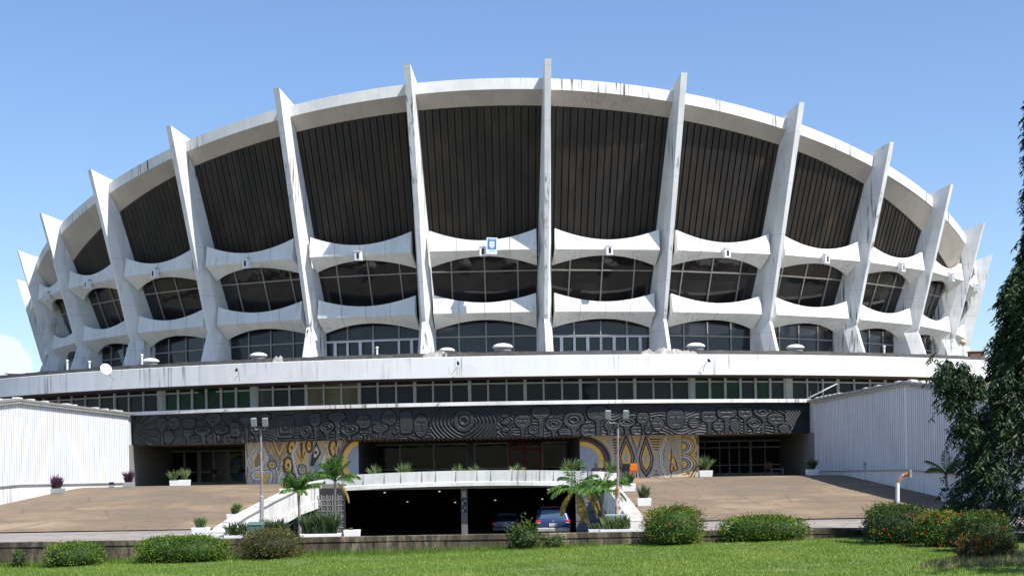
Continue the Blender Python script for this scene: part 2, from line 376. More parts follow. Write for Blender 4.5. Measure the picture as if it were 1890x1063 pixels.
M['flower'] = leafmat('red_blossom', (0.45, 0.03, 0.01), (0.70, 0.10, 0.03))
M['tree'] = leafmat('drooping_tree_leaves', (0.008, 0.026, 0.008), (0.030, 0.068, 0.016), rough=0.6, tr=0.15, third=(0.07, 0.11, 0.025))
M['palm'] = leafmat('palm_leaflets', (0.022, 0.070, 0.010), (0.13, 0.27, 0.035), rough=0.55)
M['palm_dry'] = leafmat('dry_palm_leaflets', (0.16, 0.17, 0.02), (0.55, 0.36, 0.06), rough=0.6)
M['spike'] = leafmat('sword_leaves', (0.030, 0.060, 0.018), (0.20, 0.27, 0.09), rough=0.4)
M['spike_dark'] = leafmat('dark_sword_leaves', (0.015, 0.036, 0.014), (0.09, 0.14, 0.05), rough=0.4)
M['purple'] = leafmat('purple_leaves', (0.035, 0.015, 0.035), (0.13, 0.06, 0.12), rough=0.5)
M['grass'] = leafmat('lawn_blades', (0.090, 0.165, 0.014), (0.21, 0.32, 0.040), tr=0.4, third=(0.36, 0.40, 0.10))
M['weed'] = leafmat('dry_weeds', (0.12, 0.13, 0.04), (0.34, 0.30, 0.13), tr=0.3)
M['bark'] = simple('bark', (0.22, 0.18, 0.14), 0.9, var=0.5, scale=6)
M['palmbark'] = simple('palm_trunk', (0.26, 0.23, 0.19), 0.85, var=0.45, scale=7)
def groundmat(name, a, b, sc_=0.6):
    t = NT(name); nz = t.noise(sc_, (1, 1, 1), 7, 0.65); n2 = t.noise(12, (1, 1, 1), 4)
    c = t.mix(t.ramp(nz, [(0.35, 0.0), (0.70, 1.0)]), a, b); c = t.mix(0.3, c, n2, 'OVERLAY'); t.bump(n2, 0.5, 0.03)
    return t.fin(c, 0.95)
M['lawn'] = groundmat('lawn_ground', (0.085, 0.145, 0.022), (0.17, 0.19, 0.06))
M['ground'] = groundmat('bare_ground', (0.14, 0.12, 0.08), (0.08, 0.12, 0.035), 0.1)

# ------------------------------------------------------------------ ground, lawn, ramps
WALLY = 51.6
WALL = [(-75, WALLY), (12.4, WALLY), (15.6, 44.6), (24, 37.5), (75, 28)]
def smooth01(t): t = min(1, max(0, t)); return t * t * (3 - 2 * t)
def lawn_z(x, y):
    b = max(-0.48, min(0.42, 0.10 + 0.0178 * x))
    return b * smooth01((y - 14) / 34) + 0.05 * mn.noise(Vector((x * 0.22, y * 0.22, 0))) + 0.02 * mn.noise(Vector((x * 0.9, y * 0.9, 3)))
def wall_y(x):
    for (xa, ya), (xb, yb) in zip(WALL, WALL[1:]):
        if xa <= x <= xb: return ya + (yb - ya) * (x - xa) / (xb - xa)
    return WALLY
mb = MB(); mb.add([(-1500, -1500, -0.75), (1500, -1500, -0.75), (1500, 2500, -0.75), (-1500, 2500, -0.75)], [(0, 1, 2, 3)])
tag(mb.build('ground', M['ground'], fixn=False), kind='structure')
mb = MB(); rows = []
xs = np.linspace(-60, 60, 121); 
for j in range(61):
    rows.append([(x, -12 + (wall_y(x) - 0.02 + 12) * j / 60, 0) for x in xs])
rows = [[(x, y, lawn_z(x, y)) for x, y, _ in r] for r in rows]
mb.grid(rows); tag(mb.build('lawn', M['lawn'], smooth=True, fixn=False), kind='structure')

def ramp_z(y):
    lo, hi = 0.59, 2.34
    t = (y - 62.2) / 26.0
    z = lo + (hi - lo) * t
    e = 0.10                                  # rounded foot and crest
    z = lo + 0.5 * ((z - lo) + math.sqrt((z - lo) ** 2 + e * e * 0.25)) if t < 0.5 else hi - 0.5 * ((hi - z) + math.sqrt((hi - z) ** 2 + e * e * 0.25))
    return z
XL, XR = -11.7, 5.62                        # edges of the sunken drive between the ramps
def ramp_sheet(name, x0, x1):
    ys = [WALLY + 11.0] + list(np.linspace(63.4, 90, 40)) + [100, 114]
    mb = MB(); n = 14
    mb.grid([[(x0 + (x1 - x0) * i / n, y, ramp_z(y) + 0.012 * mn.noise(Vector((x0 + (x1 - x0) * i / n, y, 9)))) for i in range(n + 1)] for y in ys])
    return tag(mb.build(name, M['ramp'], smooth=True, fixn=False), kind='structure')
ramp_sheet('ramp_left', -60, XL); ramp_sheet('ramp_right', XR, 60)
mb = MB()
for (x0, x1) in ((-75, XL), (XR, 60)):
    xx = list(np.linspace(x0, x1, 30))
    mb.grid([[(x, wall_y(x) + 0.1, 0.586) for x in xx], [(x, WALLY + 11.1, 0.586) for x in xx]])
tag(mb.build('driveway', M['road'], fixn=False), kind='structure')
def pit_z(y): return 0.2 if y < 57 else (0.2 - 1.1 * smooth01((y - 57) / 18))
mb = MB(); mb.grid([[(XL, y, pit_z(y)), (XR, y, pit_z(y))] for y in [WALLY + 0.1] + list(np.linspace(57, 76, 14)) + [112]])
tag(mb.build('sunken_driveway', M['road'], fixn=False), kind='structure')

# garden wall with coping and joints
gw = thing('retaining_wall', 'low stained concrete retaining wall between the lawn and the driveway', 'wall', (0, WALLY, 0))
mb = MB(); mc = MB()
for (xa, ya), (xb, yb) in zip(WALL, WALL[1:]):
    L = math.hypot(xb - xa, yb - ya); n = max(1, round(L / 2.42)); dx, dy = (xb - xa) / L, (yb - ya) / L
    for i in range(n):
        s0, s1 = L * i / n + 0.02, L * (i + 1) / n - 0.02
        a = Vector((xa + dx * s0, ya + dy * s0, 0)); b = Vector((xa + dx * s1, ya + dy * s1, 0)); nn = Vector((dy, -dx, 0)) * 0.02
        q = Vector((-dy, dx, 0)) * 0.28
        f = 0.006 * (i % 3)
        mb.hexa([a + nn * (1 + f * 40), b + nn * (1 + f * 40), b + q, a + q] + [p + Vector((0, 0, 0.44)) for p in (a + nn * (1 + f * 40), b + nn * (1 + f * 40), b + q, a + q)])
    mb.box(0, 0, 0, 0, 0, 0)
    a = Vector((xa, ya, 0)); b = Vector((xb, yb, 0)); q = Vector((-dy, dx, 0))
    mb.hexa([a + q * 0.03 + Vector((0, 0, -0.7)), b + q * 0.03 + Vector((0, 0, -0.7)), b + q * 0.26 + Vector((0, 0, -0.7)), a + q * 0.26 + Vector((0, 0, -0.7)),
             a + q * 0.03 + Vector((0, 0, 0.435)), b + q * 0.03 + Vector((0, 0, 0.435)), b + q * 0.26 + Vector((0, 0, 0.435)), a + q * 0.26 + Vector((0, 0, 0.435))])
    mc.hexa([a - q * 0.05 + Vector((0, 0, 0.445)), b - q * 0.05 + Vector((0, 0, 0.445)), b + q * 0.33 + Vector((0, 0, 0.445)), a + q * 0.33 + Vector((0, 0, 0.445)),
             a - q * 0.05 + Vector((0, 0, 0.63)), b - q * 0.05 + Vector((0, 0, 0.63)), b + q * 0.33 + Vector((0, 0, 0.63)), a + q * 0.33 + Vector((0, 0, 0.63))])
for i in range(4): pass
# lower part of the wall panels down to the grass
for (xa, ya), (xb, yb) in zip(WALL, WALL[1:]):
    L = math.hypot(xb - xa, yb - ya); n = max(1, round(L / 2.42)); dx, dy = (xb - xa) / L, (yb - ya) / L
    for i in range(n):
        s0, s1 = L * i / n + 0.02, L * (i + 1) / n - 0.02
        a = Vector((xa + dx * s0, ya + dy * s0, -0.7)); b = Vector((xa + dx * s1, ya + dy * s1, -0.7)); nn = Vector((dy, -dx, 0)) * 0.02; q = Vector((-dy, dx, 0)) * 0.025
        mb.hexa([a + nn, b + nn, b + q, a + q] + [p + Vector((0, 0, 0.70)) for p in (a + nn, b + nn, b + q, a + q)])
mb.build('wall_panels', M['gwall'], gw); mc.build('coping', M['gwall'], gw, bevel=0.015)

# ------------------------------------------------------------------ the theatre
TH = thing('theatre_building', 'huge round white concrete theatre with leaning ribs above a dark carved frieze', 'theatre', (0, DC - 1.2 * U, 2.34))
def ang(k): return PH0 + k * DP
def Htip(a): return 0.523 + 0.114 * math.cos(2 * a)
def Hrt(a): return Htip(a) - 0.021
def Hrb(a): return Hrt(a) - 0.0172
def Rout(H): return 1 + 0.27 * (H - 0.249) if H > 0.249 else 1 + (0.249 - H) * 0.34
def Rrim(a): return Rout(Hrt(a)) - 0.030
H_DECK = 0.168
def rib(k):
    a = ang(k); er = Vector((math.sin(a), -math.cos(a), 0)); et = Vector((math.cos(a), math.sin(a), 0))
    secs = []
    ht, hr = Htip(a), Hrt(a)
    def sec(H0, Ro, H1, Ri, w0, w1, s, w2=None):
        w2 = w1 if w2 is None else w2
        o = Vector((0, DC, 0))
        def P(R, H, t): q = o + er * (R * U) + et * t; return (q.x, q.y, H * U + E_Z)
        f = s / ((Ro - Ri) * U)
        Hs = H0 + (H1 - H0) * f
        return [P(Ro, H0, -w0), P(Ro, H0, w0), P(Ro - s / U, Hs, w1), P(Ri, H1, w2), P(Ri, H1, -w2), P(Ro - s / U, Hs, -w1)]
    hs = [0.160, 0.205, 0.243, 0.249, 0.256] + list(np.linspace(0.29, hr, 8))
    for H in hs:
        f = max(0, min(1, (H - 0.249) / (hr - 0.249))); g = max(0, (0.249 - H) / 0.08)
        Ro = Rout(H) - (0.0012 if abs(H - 0.249) < 0.001 else 0)
        w0 = 0.12 + 0.10 * f; w1 = 0.47 - 0.24 * f ** 0.8 + 0.04 * g
        Ri = Ro - 0.060 - 0.02 * g
        secs.append(sec(H, Ro, H - 0.002, Ri, w0, w1, 0.95 - 0.35 * f, w1 + 0.06 * (1 - f)))
    secs.append(sec(ht, Rout(ht), hr + 0.002, Rout(ht) - 0.062, 0.22, 0.23, 0.60, 0.23))
    mb = MB(); mb.loft(secs)
    return mb.build('rib', M['rib'], TH)
KS = list(range(-9, 10))
for k in KS: rib(k)

def ring(name, mat, prof, a0=-PI, a1=PI, n=384, parent=TH, fixn=False):
    """prof(a) -> list of (R,H)"""
    mb = MB(); mb.grid([[cyl(a0 + (a1 - a0) * i / n, R, H) for (R, H) in prof(a0 + (a1 - a0) * i / n)] for i in range(n + 1)])
    return mb.build(name, mat, parent, fixn=True)
# rim beam (one closed saddle-shaped ring), its sloping underside, and the roof it carries
ring('rim_beam', M['rim'], lambda a: [(Rrim(a), Hrb(a)), (Rrim(a) + 0.0006, Hrt(a)), (Rrim(a) - 0.012, Hrt(a) + 0.0012), (Rrim(a) - 0.014, Hrt(a) - 0.006)], n=480)
_ru = (lambda a: 0)
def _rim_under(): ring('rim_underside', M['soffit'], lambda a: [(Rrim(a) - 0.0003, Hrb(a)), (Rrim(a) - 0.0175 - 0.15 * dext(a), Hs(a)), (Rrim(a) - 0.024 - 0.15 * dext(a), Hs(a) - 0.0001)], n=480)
ring('roof', M['deck'], lambda a: [(Rrim(a) - 0.014, Hrt(a) - 0.006), (0.7, 0.55 + 0.05 * math.cos(2 * a)), (0.35, 0.56), (0.001, 0.565)], n=96)
def dext(a): return 0.037 * max(0.0, (abs(a) - 0.5) / 0.5) ** 1.6 if abs(a) < 1.2 else 0.05
def Hs(a): return max(0.372, Hrb(a) - 0.0207 - dext(a))
def RS_top(a): return Rrim(a) - 0.0185 - 0.15 * dext(a)
_rim_under()
def RS(a, H):                      # face of the slatted cladding
    return RS_top(a) - 0.34 * (Hs(a) + 0.0007 - H)
for k in KS[:-1]:
    a0, a1 = ang(k) + 0.004, ang(k + 1) - 0.004; n = 17; rows = []
    cols = []
    for i in range(n):
        s0 = a0 + (a1 - a0) * i / n; wq = (a1 - a0) / n; dep = 0.0016 * (0.7 + 0.6 * random.random()) 
        cols += [(s0, 0.0035), (s0 + 0.13 * wq, 0.0035), (s0 + 0.16 * wq, 0), (s0 + 0.60 * wq, 0), (s0 + 0.62 * wq, dep * 0.35), (s0 + 0.97 * wq, dep * 0.35)]
    cols.append((a1, 0.0045)); mb = MB()
    mb.grid([[cyl(a, RS(a, Hq) - dp, Hq) for Hq in np.linspace(Hs(a) + 0.0005, 0.352, 4)] for a, dp in cols])
    o = mb.build('slat_cladding', M['slat'], TH)
# sheet behind everything so that nothing is seen through
ring('drum_core', M['dark'], lambda a: [(0.93, H_DECK), (0.93, 0.30), (0.95, 0.36), (RS_top(a) - 0.02 if Hrb(a) > 0.42 else 0.95, max(0.37, Hrb(a) - 0.03))], n=128)

# spandrels between the ribs
def spandrel(k, H0, R0, zte, ztm, zbe, zbm, rbe, rbm):
    am = ang(k) + DP / 2; er = Vector((math.sin(am), -math.cos(am), 0)); et = Vector((math.cos(am), math.sin(am), 0))
    rp = R0 * U * math.cos(DP / 2) + 0.03; Lh = R0 * U * math.sin(DP / 2) - 0.66
    o = Vector((0, DC, 0)) + er * rp; Z = H0 * U + E_Z
    us = []
    for i in range(33): us.append((-Lh + 2 * Lh * i / 32, 0.0))
    for g in (-0.5, 0.0, 0.5):
        c = g * Lh; us = [q for q in us if abs(q[0] - c) > 0.09]
        us += [(c - 0.06, 0), (c - 0.024, 0), (c - 0.018, 0.07), (c + 0.018, 0.07), (c + 0.024, 0), (c + 0.06, 0)]
    us.sort(key=lambda q: q[0]); secs = []
    for u, gr in us:
        t = abs(u / Lh) ** 1.9
        zt = ztm + (zte - ztm) * t; zb = zbm + (zbe - zbm) * t; rb = rbm + (rbe - rbm) * t
        def P(r, z): q = o + er * (-r - gr) + et * u; return (q.x, q.y, Z + z)
        def Pb(r, z): q = o + er * (-r) + et * u; return (q.x, q.y, Z + z)
        secs.append([P(0.10 + 0.09 * t, zt), P(0, 0), P(rb, -zb), Pb(rb + 0.24, -zb + 0.10), Pb(0.55, 0.0), Pb(0.42, zt - 0.02)])
    mb = MB(); mb.loft(secs); return mb.build('spandrel', M['conc'], TH)
HU, RU = 0.3575, Rout(0.3575) - 0.0065
HL, RL = 0.2615, Rout(0.2615) - 0.0065
for k in KS[:-1]:
    spandrel(k, HU, RU, 0.0335 * U, 0.0160 * U, 0.0215 * U, 0.0078 * U, 1.35, 0.48)
    spandrel(k, HL, RL, 0.0305 * U, 0.0165 * U, 0.0235 * U, 0.0100 * U, 1.30, 0.60)
# glazing behind: leaning upper lights, upright gallery glazing
def bay_frame(k):
    am = ang(k) + DP / 2; er = Vector((math.sin(am), -math.cos(am), 0)); et = Vector((math.cos(am), math.sin(am), 0)); return am, er, et
for k in KS[:-1]:
    am, er, et = bay_frame(k); c0 = Vector((0, DC, 0)); cs = math.cos(DP / 2)
    def P(R, H, u, off=0.0): q = c0 + er * (R * U * cs + off) + et * u; return Vector((q.x, q.y, H * U + E_Z))
    Ra, Ha, Rb, Hb = 0.954, 0.272, 0.984, 0.352; Lh = 0.97 * U * math.sin(DP / 2) + 0.1
    fr = MB()
    tlt = (P(Rb, Hb, 0) - P(Ra, Ha, 0)).normalized(); nn = et.cross(tlt)
    for u in (-3.45, -2.3, 0.0, 2.3, 3.45)[1:4]: fr.bar(P(Ra, Ha, u, 0.05), P(Rb, Hb, u, 0.05), 0.085, 0.10, nn)
    Hm = 0.3305; Rm = Ra + (Rb - Ra) * (Hm - Ha) / (Hb - Ha)
    fr.bar(P(Rm, Hm, -Lh, 0.055), P(Rm, Hm, Lh, 0.055), 0.085, 0.09, nn)
    f = fr.build('window', M['mullion'], TH)
    g = MB(); g.grid([[P(Ra, Ha, -Lh + 2 * Lh * i / 8), P(Rb, Hb, -Lh + 2 * Lh * i / 8)] for i in range(9)])
    g.build('glass', M['glass'], f, fixn=False)
    Rg = 0.958; Hz0, Hz1 = H_DECK, 0.2505; fr = MB(); Lg = Rg * U * math.sin(DP / 2) + 0.1
    doors = k in (-2, 0); thk = 0.10 if not doors else 0.12
    for u in (-3.75, -1.9, 0.0, 1.9, 3.75): fr.bar(P(Rg, Hz0, u, 0.06), P(Rg, Hz1, u, 0.06), 0.085, 0.10, er)
    fr.bar(P(Rg, 0.2268, -Lg, 0.06), P(Rg, 0.2268, Lg, 0.06), 0.085, 0.10, er)
    fr.bar(P(Rg, 0.186, -Lg, 0.06), P(Rg, 0.186, Lg, 0.06), 0.14, 0.10, er)
    f = fr.build('gallery_window', M['mullion'], TH)
    g = MB(); g.grid([[P(Rg, Hz0, -Lg + 2 * Lg * i / 8), P(Rg, Hz1, -Lg + 2 * Lg * i / 8)] for i in range(9)])
    g.build('glass', M['glass_low'], f, fixn=False)
    if doors:
        dr = MB()
        for u in (-3.75, -2.83, -1.9, -0.95, 0.0, 0.95, 1.9, 2.83, 3.75):
            if k == -2 and u == 0.95: continue
            wd = 0.16 if abs(u) in (3.75, 1.9, 0.0) else 0.22
            dr.bar(P(Rg, H_DECK, u, 0.12), P(Rg, 0.2265, u, 0.12), wd, 0.08, er)
        dr.bar(P(Rg, 0.2250, -3.85, 0.13), P(Rg, 0.2250, 3.85, 0.13), 0.12, 0.08, er)
        dr.bar(P(Rg, 0.182, -3.8, 0.13), P(Rg, 0.182, 3.8, 0.13), 0.22, 0.08, er)
        dr.build('gallery_doors', M['steel_white'], TH)

# podium: roof deck, fascia, felt upstand, boarded soffit
RF = 1.271
ring('podium_deck', M['deck'], lambda a: [(RF - 0.004, 0.1700), (RF - 0.012, 0.1685), (0.90, H_DECK)], -1.75, 1.75, 180)
def fasc(a): return [(RF - 0.006, 0.1413), (RF, 0.1407), (RF, 0.1695), (RF - 0.0035, 0.1703), (RF - 0.012, 0.1703)]
ring('podium_fascia', M['fascia'], fasc, -1.75, 1.75, 260)
mb = MB()
for px in (250, 1488): 
    pass
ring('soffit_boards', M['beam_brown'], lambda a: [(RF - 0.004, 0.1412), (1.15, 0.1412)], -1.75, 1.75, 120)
mb = MB(); n = 420; rows = []
for i in range(n + 1):
    a = -1.7 + 3.4 * i / n; h = 0.1765 + 0.0012 * mn.noise(Vector((a * 30, 0, 0))) + 0.0012 * mn.noise(Vector((a * 90, 3, 0)))
    r = 1.2625 + 0.0010 * mn.noise(Vector((a * 60, 7, 0)))
    rows.append([cyl(a, r, 0.168), cyl(a, r - 0.001, h), cyl(a, r - 0.007, h + 0.0004), cyl(a, r - 0.009, 0.168)])
mb.grid(rows); mb.build('felt_upstand', M['bitumen'], TH)

def ang_at(px, R, py=760):
    lo, hi = -1.2, 1.2
    for _ in range(50):
        m = (lo + hi) / 2; x, y, z = cyl(m, R, 0.1)
        sx = CX + FPX * x / y - (HY - py) * ROLL
        if sx < px: lo = m
        else: hi = m
    return (lo + hi) / 2
RW = 1.185
# office window band: each window a frame with its panes
MODS = [(10, 110, 'dddd'), (110, 213, 'dddd'), (213, 294, 'ddd'), (305, 465, 'gggggg'), (475, 566, 'edd'), (566, 664, 'bbb'), (664, 766, 'ddd'),
        (766, 867, 'ddd'), (867, 969, 'ddd'), (969, 1071, 'ddd'), (1071, 1171, 'ddd'), (1171, 1272, 'ddd'), (1280, 1447, 'gggdgd'),
        (1459, 1545, 'ddd'), (1545, 1632, 'ddd'), (1632, 1712, 'ddd'), (1712, 1790, 'ddd')]
GM = {'d': 'glass_off', 'g': 'glass_green', 'b': 'glass_blind', 'e': 'glass_grey'}
for (p0, p1, ty) in MODS:
    a0, a1 = ang_at(p0, RW, 720), ang_at(p1, RW, 720); n = len(ty)
    def P(f, H, off=0.0):
        a = a0 + (a1 - a0) * f; q = Vector(cyl(a, RW, H)); return q + Vector((math.sin(a), -math.cos(a), 0)) * off
    am = (a0 + a1) / 2; er = (math.sin(am), -math.cos(am), 0); fr = MB()
    for i in range(n + 1):
        e = i in (0, n); wd = 0.20 if e else 0.11
        if 'g' in ty: wd = 0.16
        fr.bar(P(i / n, 0.098, 0.05), P(i / n, 0.1412, 0.05), wd, 0.14 + (0.004 if e else 0), er)
    fr.bar(P(0, 0.1362, 0.045), P(1, 0.1362, 0.045), 0.10, 0.12, er)
    fr.bar(P(0, 0.1060, 0.045), P(1, 0.1060, 0.045), 0.12, 0.12, er)
    f = fr.build('office_window', M['frame'], TH)
    i = 0
    while i < n:
        j = i
        while j < n and ty[j] == ty[i]: j += 1
        g = MB(); g.grid([[P(q / n, 0.098), P(q / n, 0.1412)] for q in range(i, j + 1)]); g.build('glass', M[GM[ty[i]]], f, fixn=False); i = j
pl = MB()
for (p0, p1) in ((294, 305), (465, 475), (1272, 1280), (1447, 1459)):
    a = ang_at((p0 + p1) / 2, RW, 720); q0 = Vector(cyl(a, RW, 0.098)); q1 = Vector(cyl(a, RW, 0.1412)); er = Vector((math.sin(a), -math.cos(a), 0))
    pl.bar(q0 + er * 0.03, q1 + er * 0.03, (p1 - p0) * 100 / FPX, 0.30, er)
pl.build('pillar', M['frame'], TH)
ring('office_backing', M['dark'], lambda a: [(RW - 0.004, 0.09), (RW - 0.004, 0.1412)], -1.2, 1.2, 80)

# ledge above the carved frieze
RFZ = 1.258
AL, AR = ang_at(236, RFZ, 800), ang_at(1500, RFZ, 770)
ring('ledge', M['parapet'], lambda a: [(RFZ - 0.002, 0.1008), (RFZ + 0.0055, 0.1010), (RFZ + 0.0055, 0.1058), (RFZ - 0.002, 0.1064), (1.17, 0.1064)], AL - 0.002, AR + 0.002, 160)

# carved relief frieze: a real height field on the curved band
def frieze():
    nx, nz = 1500, 68
    px = np.linspace(236, 1500, nx)[:, None] * np.ones((1, nz)); y = np.ones((nx, 1)) * np.linspace(0, 57, nz)[None, :]
    h = np.zeros((nx, nz))
    def waves(cx, cy, ax, ay, per, m, amp=0.055, p=1.4):
        d = (np.abs((px - cx) / ax) ** p + np.abs((y - cy) / ay) ** p) ** (1 / p)
        return np.where(m, amp * np.sin(d * 2 * PI / per), 0)
    # flowing bands of grooves
    flow = 0.06 * np.sin((y * 1.15 + 6 * np.sin(px / 23.0) + 4 * np.sin(px / 9.7 + 1)) * 1.05)
    h += flow * (0.55 + 0.45 * (np.sin(px / 31.0 + 0.6) > -0.2))
    sb = px < 292; th = np.arctan2(y - 28, px - 243); h = np.where(sb, 0.075 * np.sin(th * 19) * np.clip(np.hypot(px - 243, y - 28) / 10, 0.2, 1), h)
    c = (px > 795) & (px < 918); h = np.where(c, waves(856, 29, 1.0, 0.8, 7.0, c, 0.085, 1.5), h)
    c = (px > 918) & (px < 948); h = np.where(c, waves(931, 29, 1.0, 1.0, 7.5, c, 0.075, 1.0), h)
    c = px > 1452; h = np.where(c, waves(1500, 60, 1.0, 1.3, 5.0, c, 0.075, 1.2), h)
    c = (px > 1400) & (y < 14 + (px - 1400) * 0.25) & (px <= 1452); h = np.where(c, 0.07 * np.sin((y - 0.45 * px) * 1.25), h)
    def sd_blob(cx, cy, rx, ry, p, stem):
        d = ((np.abs((px - cx) / rx) ** p + np.abs((y - cy) / ry) ** p) ** (1 / p) - 1) * min(rx, ry)
        if stem:
            fl = 1.0 + 2.6 * np.exp(-np.abs(y - cy - ry) / 2.2)
            ds = np.maximum(np.abs(px - cx) - rx * 0.20 * fl, cy - y); d = np.minimum(d, ds)
        return d
    def blob(cx, cy, rx, ry, p=2.6, stem=False, kind=''):
        nonlocal h
        d = sd_blob(cx, cy, rx, ry, p, stem)
        b = np.where(d < 0, 0.065 + 0.02 * np.clip(-d / 6, 0, 1), 0)
        b = np.where((d >= -1.3) & (d < 0.0), 0.105, b)
        b = np.where((d >= 0) & (d < 1.4), -0.13, b); b = np.where((d >= 1.4) & (d < 2.4), 0.045, b)
        e = ((px - cx) / rx) ** 2 + ((y - cy) / ry) ** 2
        if 'r' in kind:
            b = np.where((e < 0.40) & (d < 0), -0.03, b); b = np.where((e < 0.26) & (d < 0), 0.10, b); b = np.where(e < 0.07, -0.05, b)
        if 'm' in kind:
            b = np.where((np.abs(y - cy + ry * 0.25) < 0.7) & (np.abs(px - cx) < rx * 0.6), 0.0, b)
            b = np.where((np.abs(px - cx) < 0.7) & (y > cy - ry * 0.2) & (y < cy + ry * 0.4), 0.0, b)
            b = np.where((np.abs(y - cy - ry * 0.5) < 0.6) & (np.abs(px - cx) < rx * 0.35), 0.0, b)
        if 'l' in kind: b = np.where((np.abs((y - cy) % 4.0) < 0.9) & (d < -2), 0.02, b)
        if 's' in kind: b = np.where(d < 0, 0.05 * np.sin(np.maximum(np.abs(px - cx) / rx, np.abs(y - cy) / ry) * 15), b)
        h = np.where(d < 2.4, b, h)
    S = 5.727
    def run(x0, t0, ts, th_, L):
        for q in L:
            zx, zy, rx, ry = q[:4]; t = (zy - (t0 + ts * zx / 1890)) / th_
            blob(x0 + zx / S, t * 57, rx / S, ry / S, q[4] if len(q) > 4 else 2.4, q[5] if len(q) > 5 else False, q[6] if len(q) > 6 else '')
    run(230, 140, -50, 315, [(458, 370, 52, 72), (390, 225, 52, 68, 2.4, True, 'm'), (520, 222, 58, 70, 2.4, False, 'm'), (665, 322, 55, 40, 2.4, True), (675, 225, 70, 56, 2.4, False, 'l'),
        (800, 165, 50, 25, 2, False, 'r'), (930, 390, 70, 44, 3, True), (1090, 392, 60, 48, 3, False, 'm'), (940, 178, 82, 60, 2.4, True, 'm'), (1020, 290, 72, 48, 2.4, False, 'r'), (820, 300, 82, 40, 4, True, 'r'),
        (1160, 290, 46, 80, 5, False, 'm'), (1160, 150, 38, 34, 2, False, 'r'), (1285, 392, 70, 40, 3, False, 'r'), (1280, 195, 68, 34, 5, True), (1480, 160, 62, 36, 2.6), (1385, 285, 62, 55, 2.4, True, 'r'), (1690, 265, 95, 120, 6, False, 's')])
    run(550, 100, -45, 326, [(75, 325, 60, 56, 3, True, 'r'), (175, 195, 60, 62, 4, True, 'm'), (410, 172, 92, 48, 2.4, True, 'm'), (300, 285, 76, 52, 2, True, 'r'), (690, 225, 76, 72, 2.4, False, 'm'), (540, 310, 95, 52, 2.4, True, 'r'),
        (620, 395, 55, 28, 3), (785, 392, 55, 34, 3, False, 'r'), (960, 185, 80, 88, 2, False, 'm'), (865, 292, 82, 42, 2.4, True, 'l'), (1030, 312, 40, 42, 2, False, 'r'), (1140, 230, 62, 120, 6), (1295, 265, 74, 118, 2, False, 'm'), (1752, 212, 108, 112, 2.2, False, 'r')])
    run(870, 45, 0, 325, [(355, 150, 48, 26, 1.2), (355, 225, 48, 26, 1.2), (355, 300, 48, 26, 1.2), (540, 212, 88, 60, 2.4, True, 'm'), (655, 305, 56, 42, 2.4, False, 'r'), (735, 122, 100, 62, 2.4, True, 'l'), (1000, 335, 80, 34, 3, False, 'l'), (870, 252, 88, 56, 2.8, True, 'r'),
        (1085, 210, 112, 76, 2.4, True, 'r'), (1245, 318, 92, 60, 3, False, 'm'), (1340, 135, 116, 72, 3, True, 'm'), (1450, 270, 48, 40, 2.4, True), (1580, 330, 60, 40, 2.4), (1640, 240, 92, 44, 2.4, True, 'r'), (1750, 330, 66, 42, 3, False, 'm'), (1820, 180, 62, 54, 2.6, True, 'm')])
    run(1180, 62, 0, 318, [(40, 212, 66, 54, 3, True, 'm'), (195, 275, 72, 76, 1.6, False, 'm'), (95, 330, 38, 42, 3, False, 'r'), (385, 222, 96, 108, 2.6, False, 'm'), (580, 272, 62, 48, 2, False, 'l'), (740, 205, 82, 56, 4, True, 'm'), (840, 305, 64, 44, 2.6, True, 'm'),
        (925, 165, 102, 58, 3.4, True, 'm'), (1125, 160, 76, 56, 4, True, 'm'), (1010, 292, 52, 66, 2.6, True), (1310, 158, 98, 48, 2.4, True, 'r'), (1218, 275, 72, 44, 2.4, True, 'r'), (1450, 235, 88, 56, 3, True, 'm'), (1535, 335, 60, 40, 2.6, True)])
    # soften the steps a little
    for _ in range(1):
        h[1:-1, 1:-1] = (h[1:-1, 1:-1] * 4 + h[:-2, 1:-1] + h[2:, 1:-1] + h[1:-1, :-2] + h[1:-1, 2:]) / 8
    aa = np.array([ang_at(p, RFZ, 780) for p in np.linspace(236, 1500, 60)])
    a = np.interp(np.linspace(236, 1500, nx), np.linspace(236, 1500, 60), aa)[:, None]
    Hh = np.linspace(0.1008, 0.0560, nz)[None, :]
    R = RFZ * U + h * 0.68 - 0.075
    V = np.stack([R * np.sin(a), DC - R * np.cos(a), Hh * U + E_Z + 0 * R], -1)
    idx = np.arange(nx * nz).reshape(nx, nz)
    F = np.stack([idx[:-1, :-1], idx[:-1, 1:], idx[1:, 1:], idx[1:, :-1]], -1).reshape(-1, 4)
    o = np_mesh('relief_frieze', V, F, M['relief'], TH)
frieze()
ring('frieze_backing', M['relief'], lambda a: [(RFZ - 0.006, 0.1008), (RFZ - 0.0065, 0.0558), (RFZ - 0.0175, 0.0558), (RFZ - 0.0175, 0.0562)], AL, AR, 120)

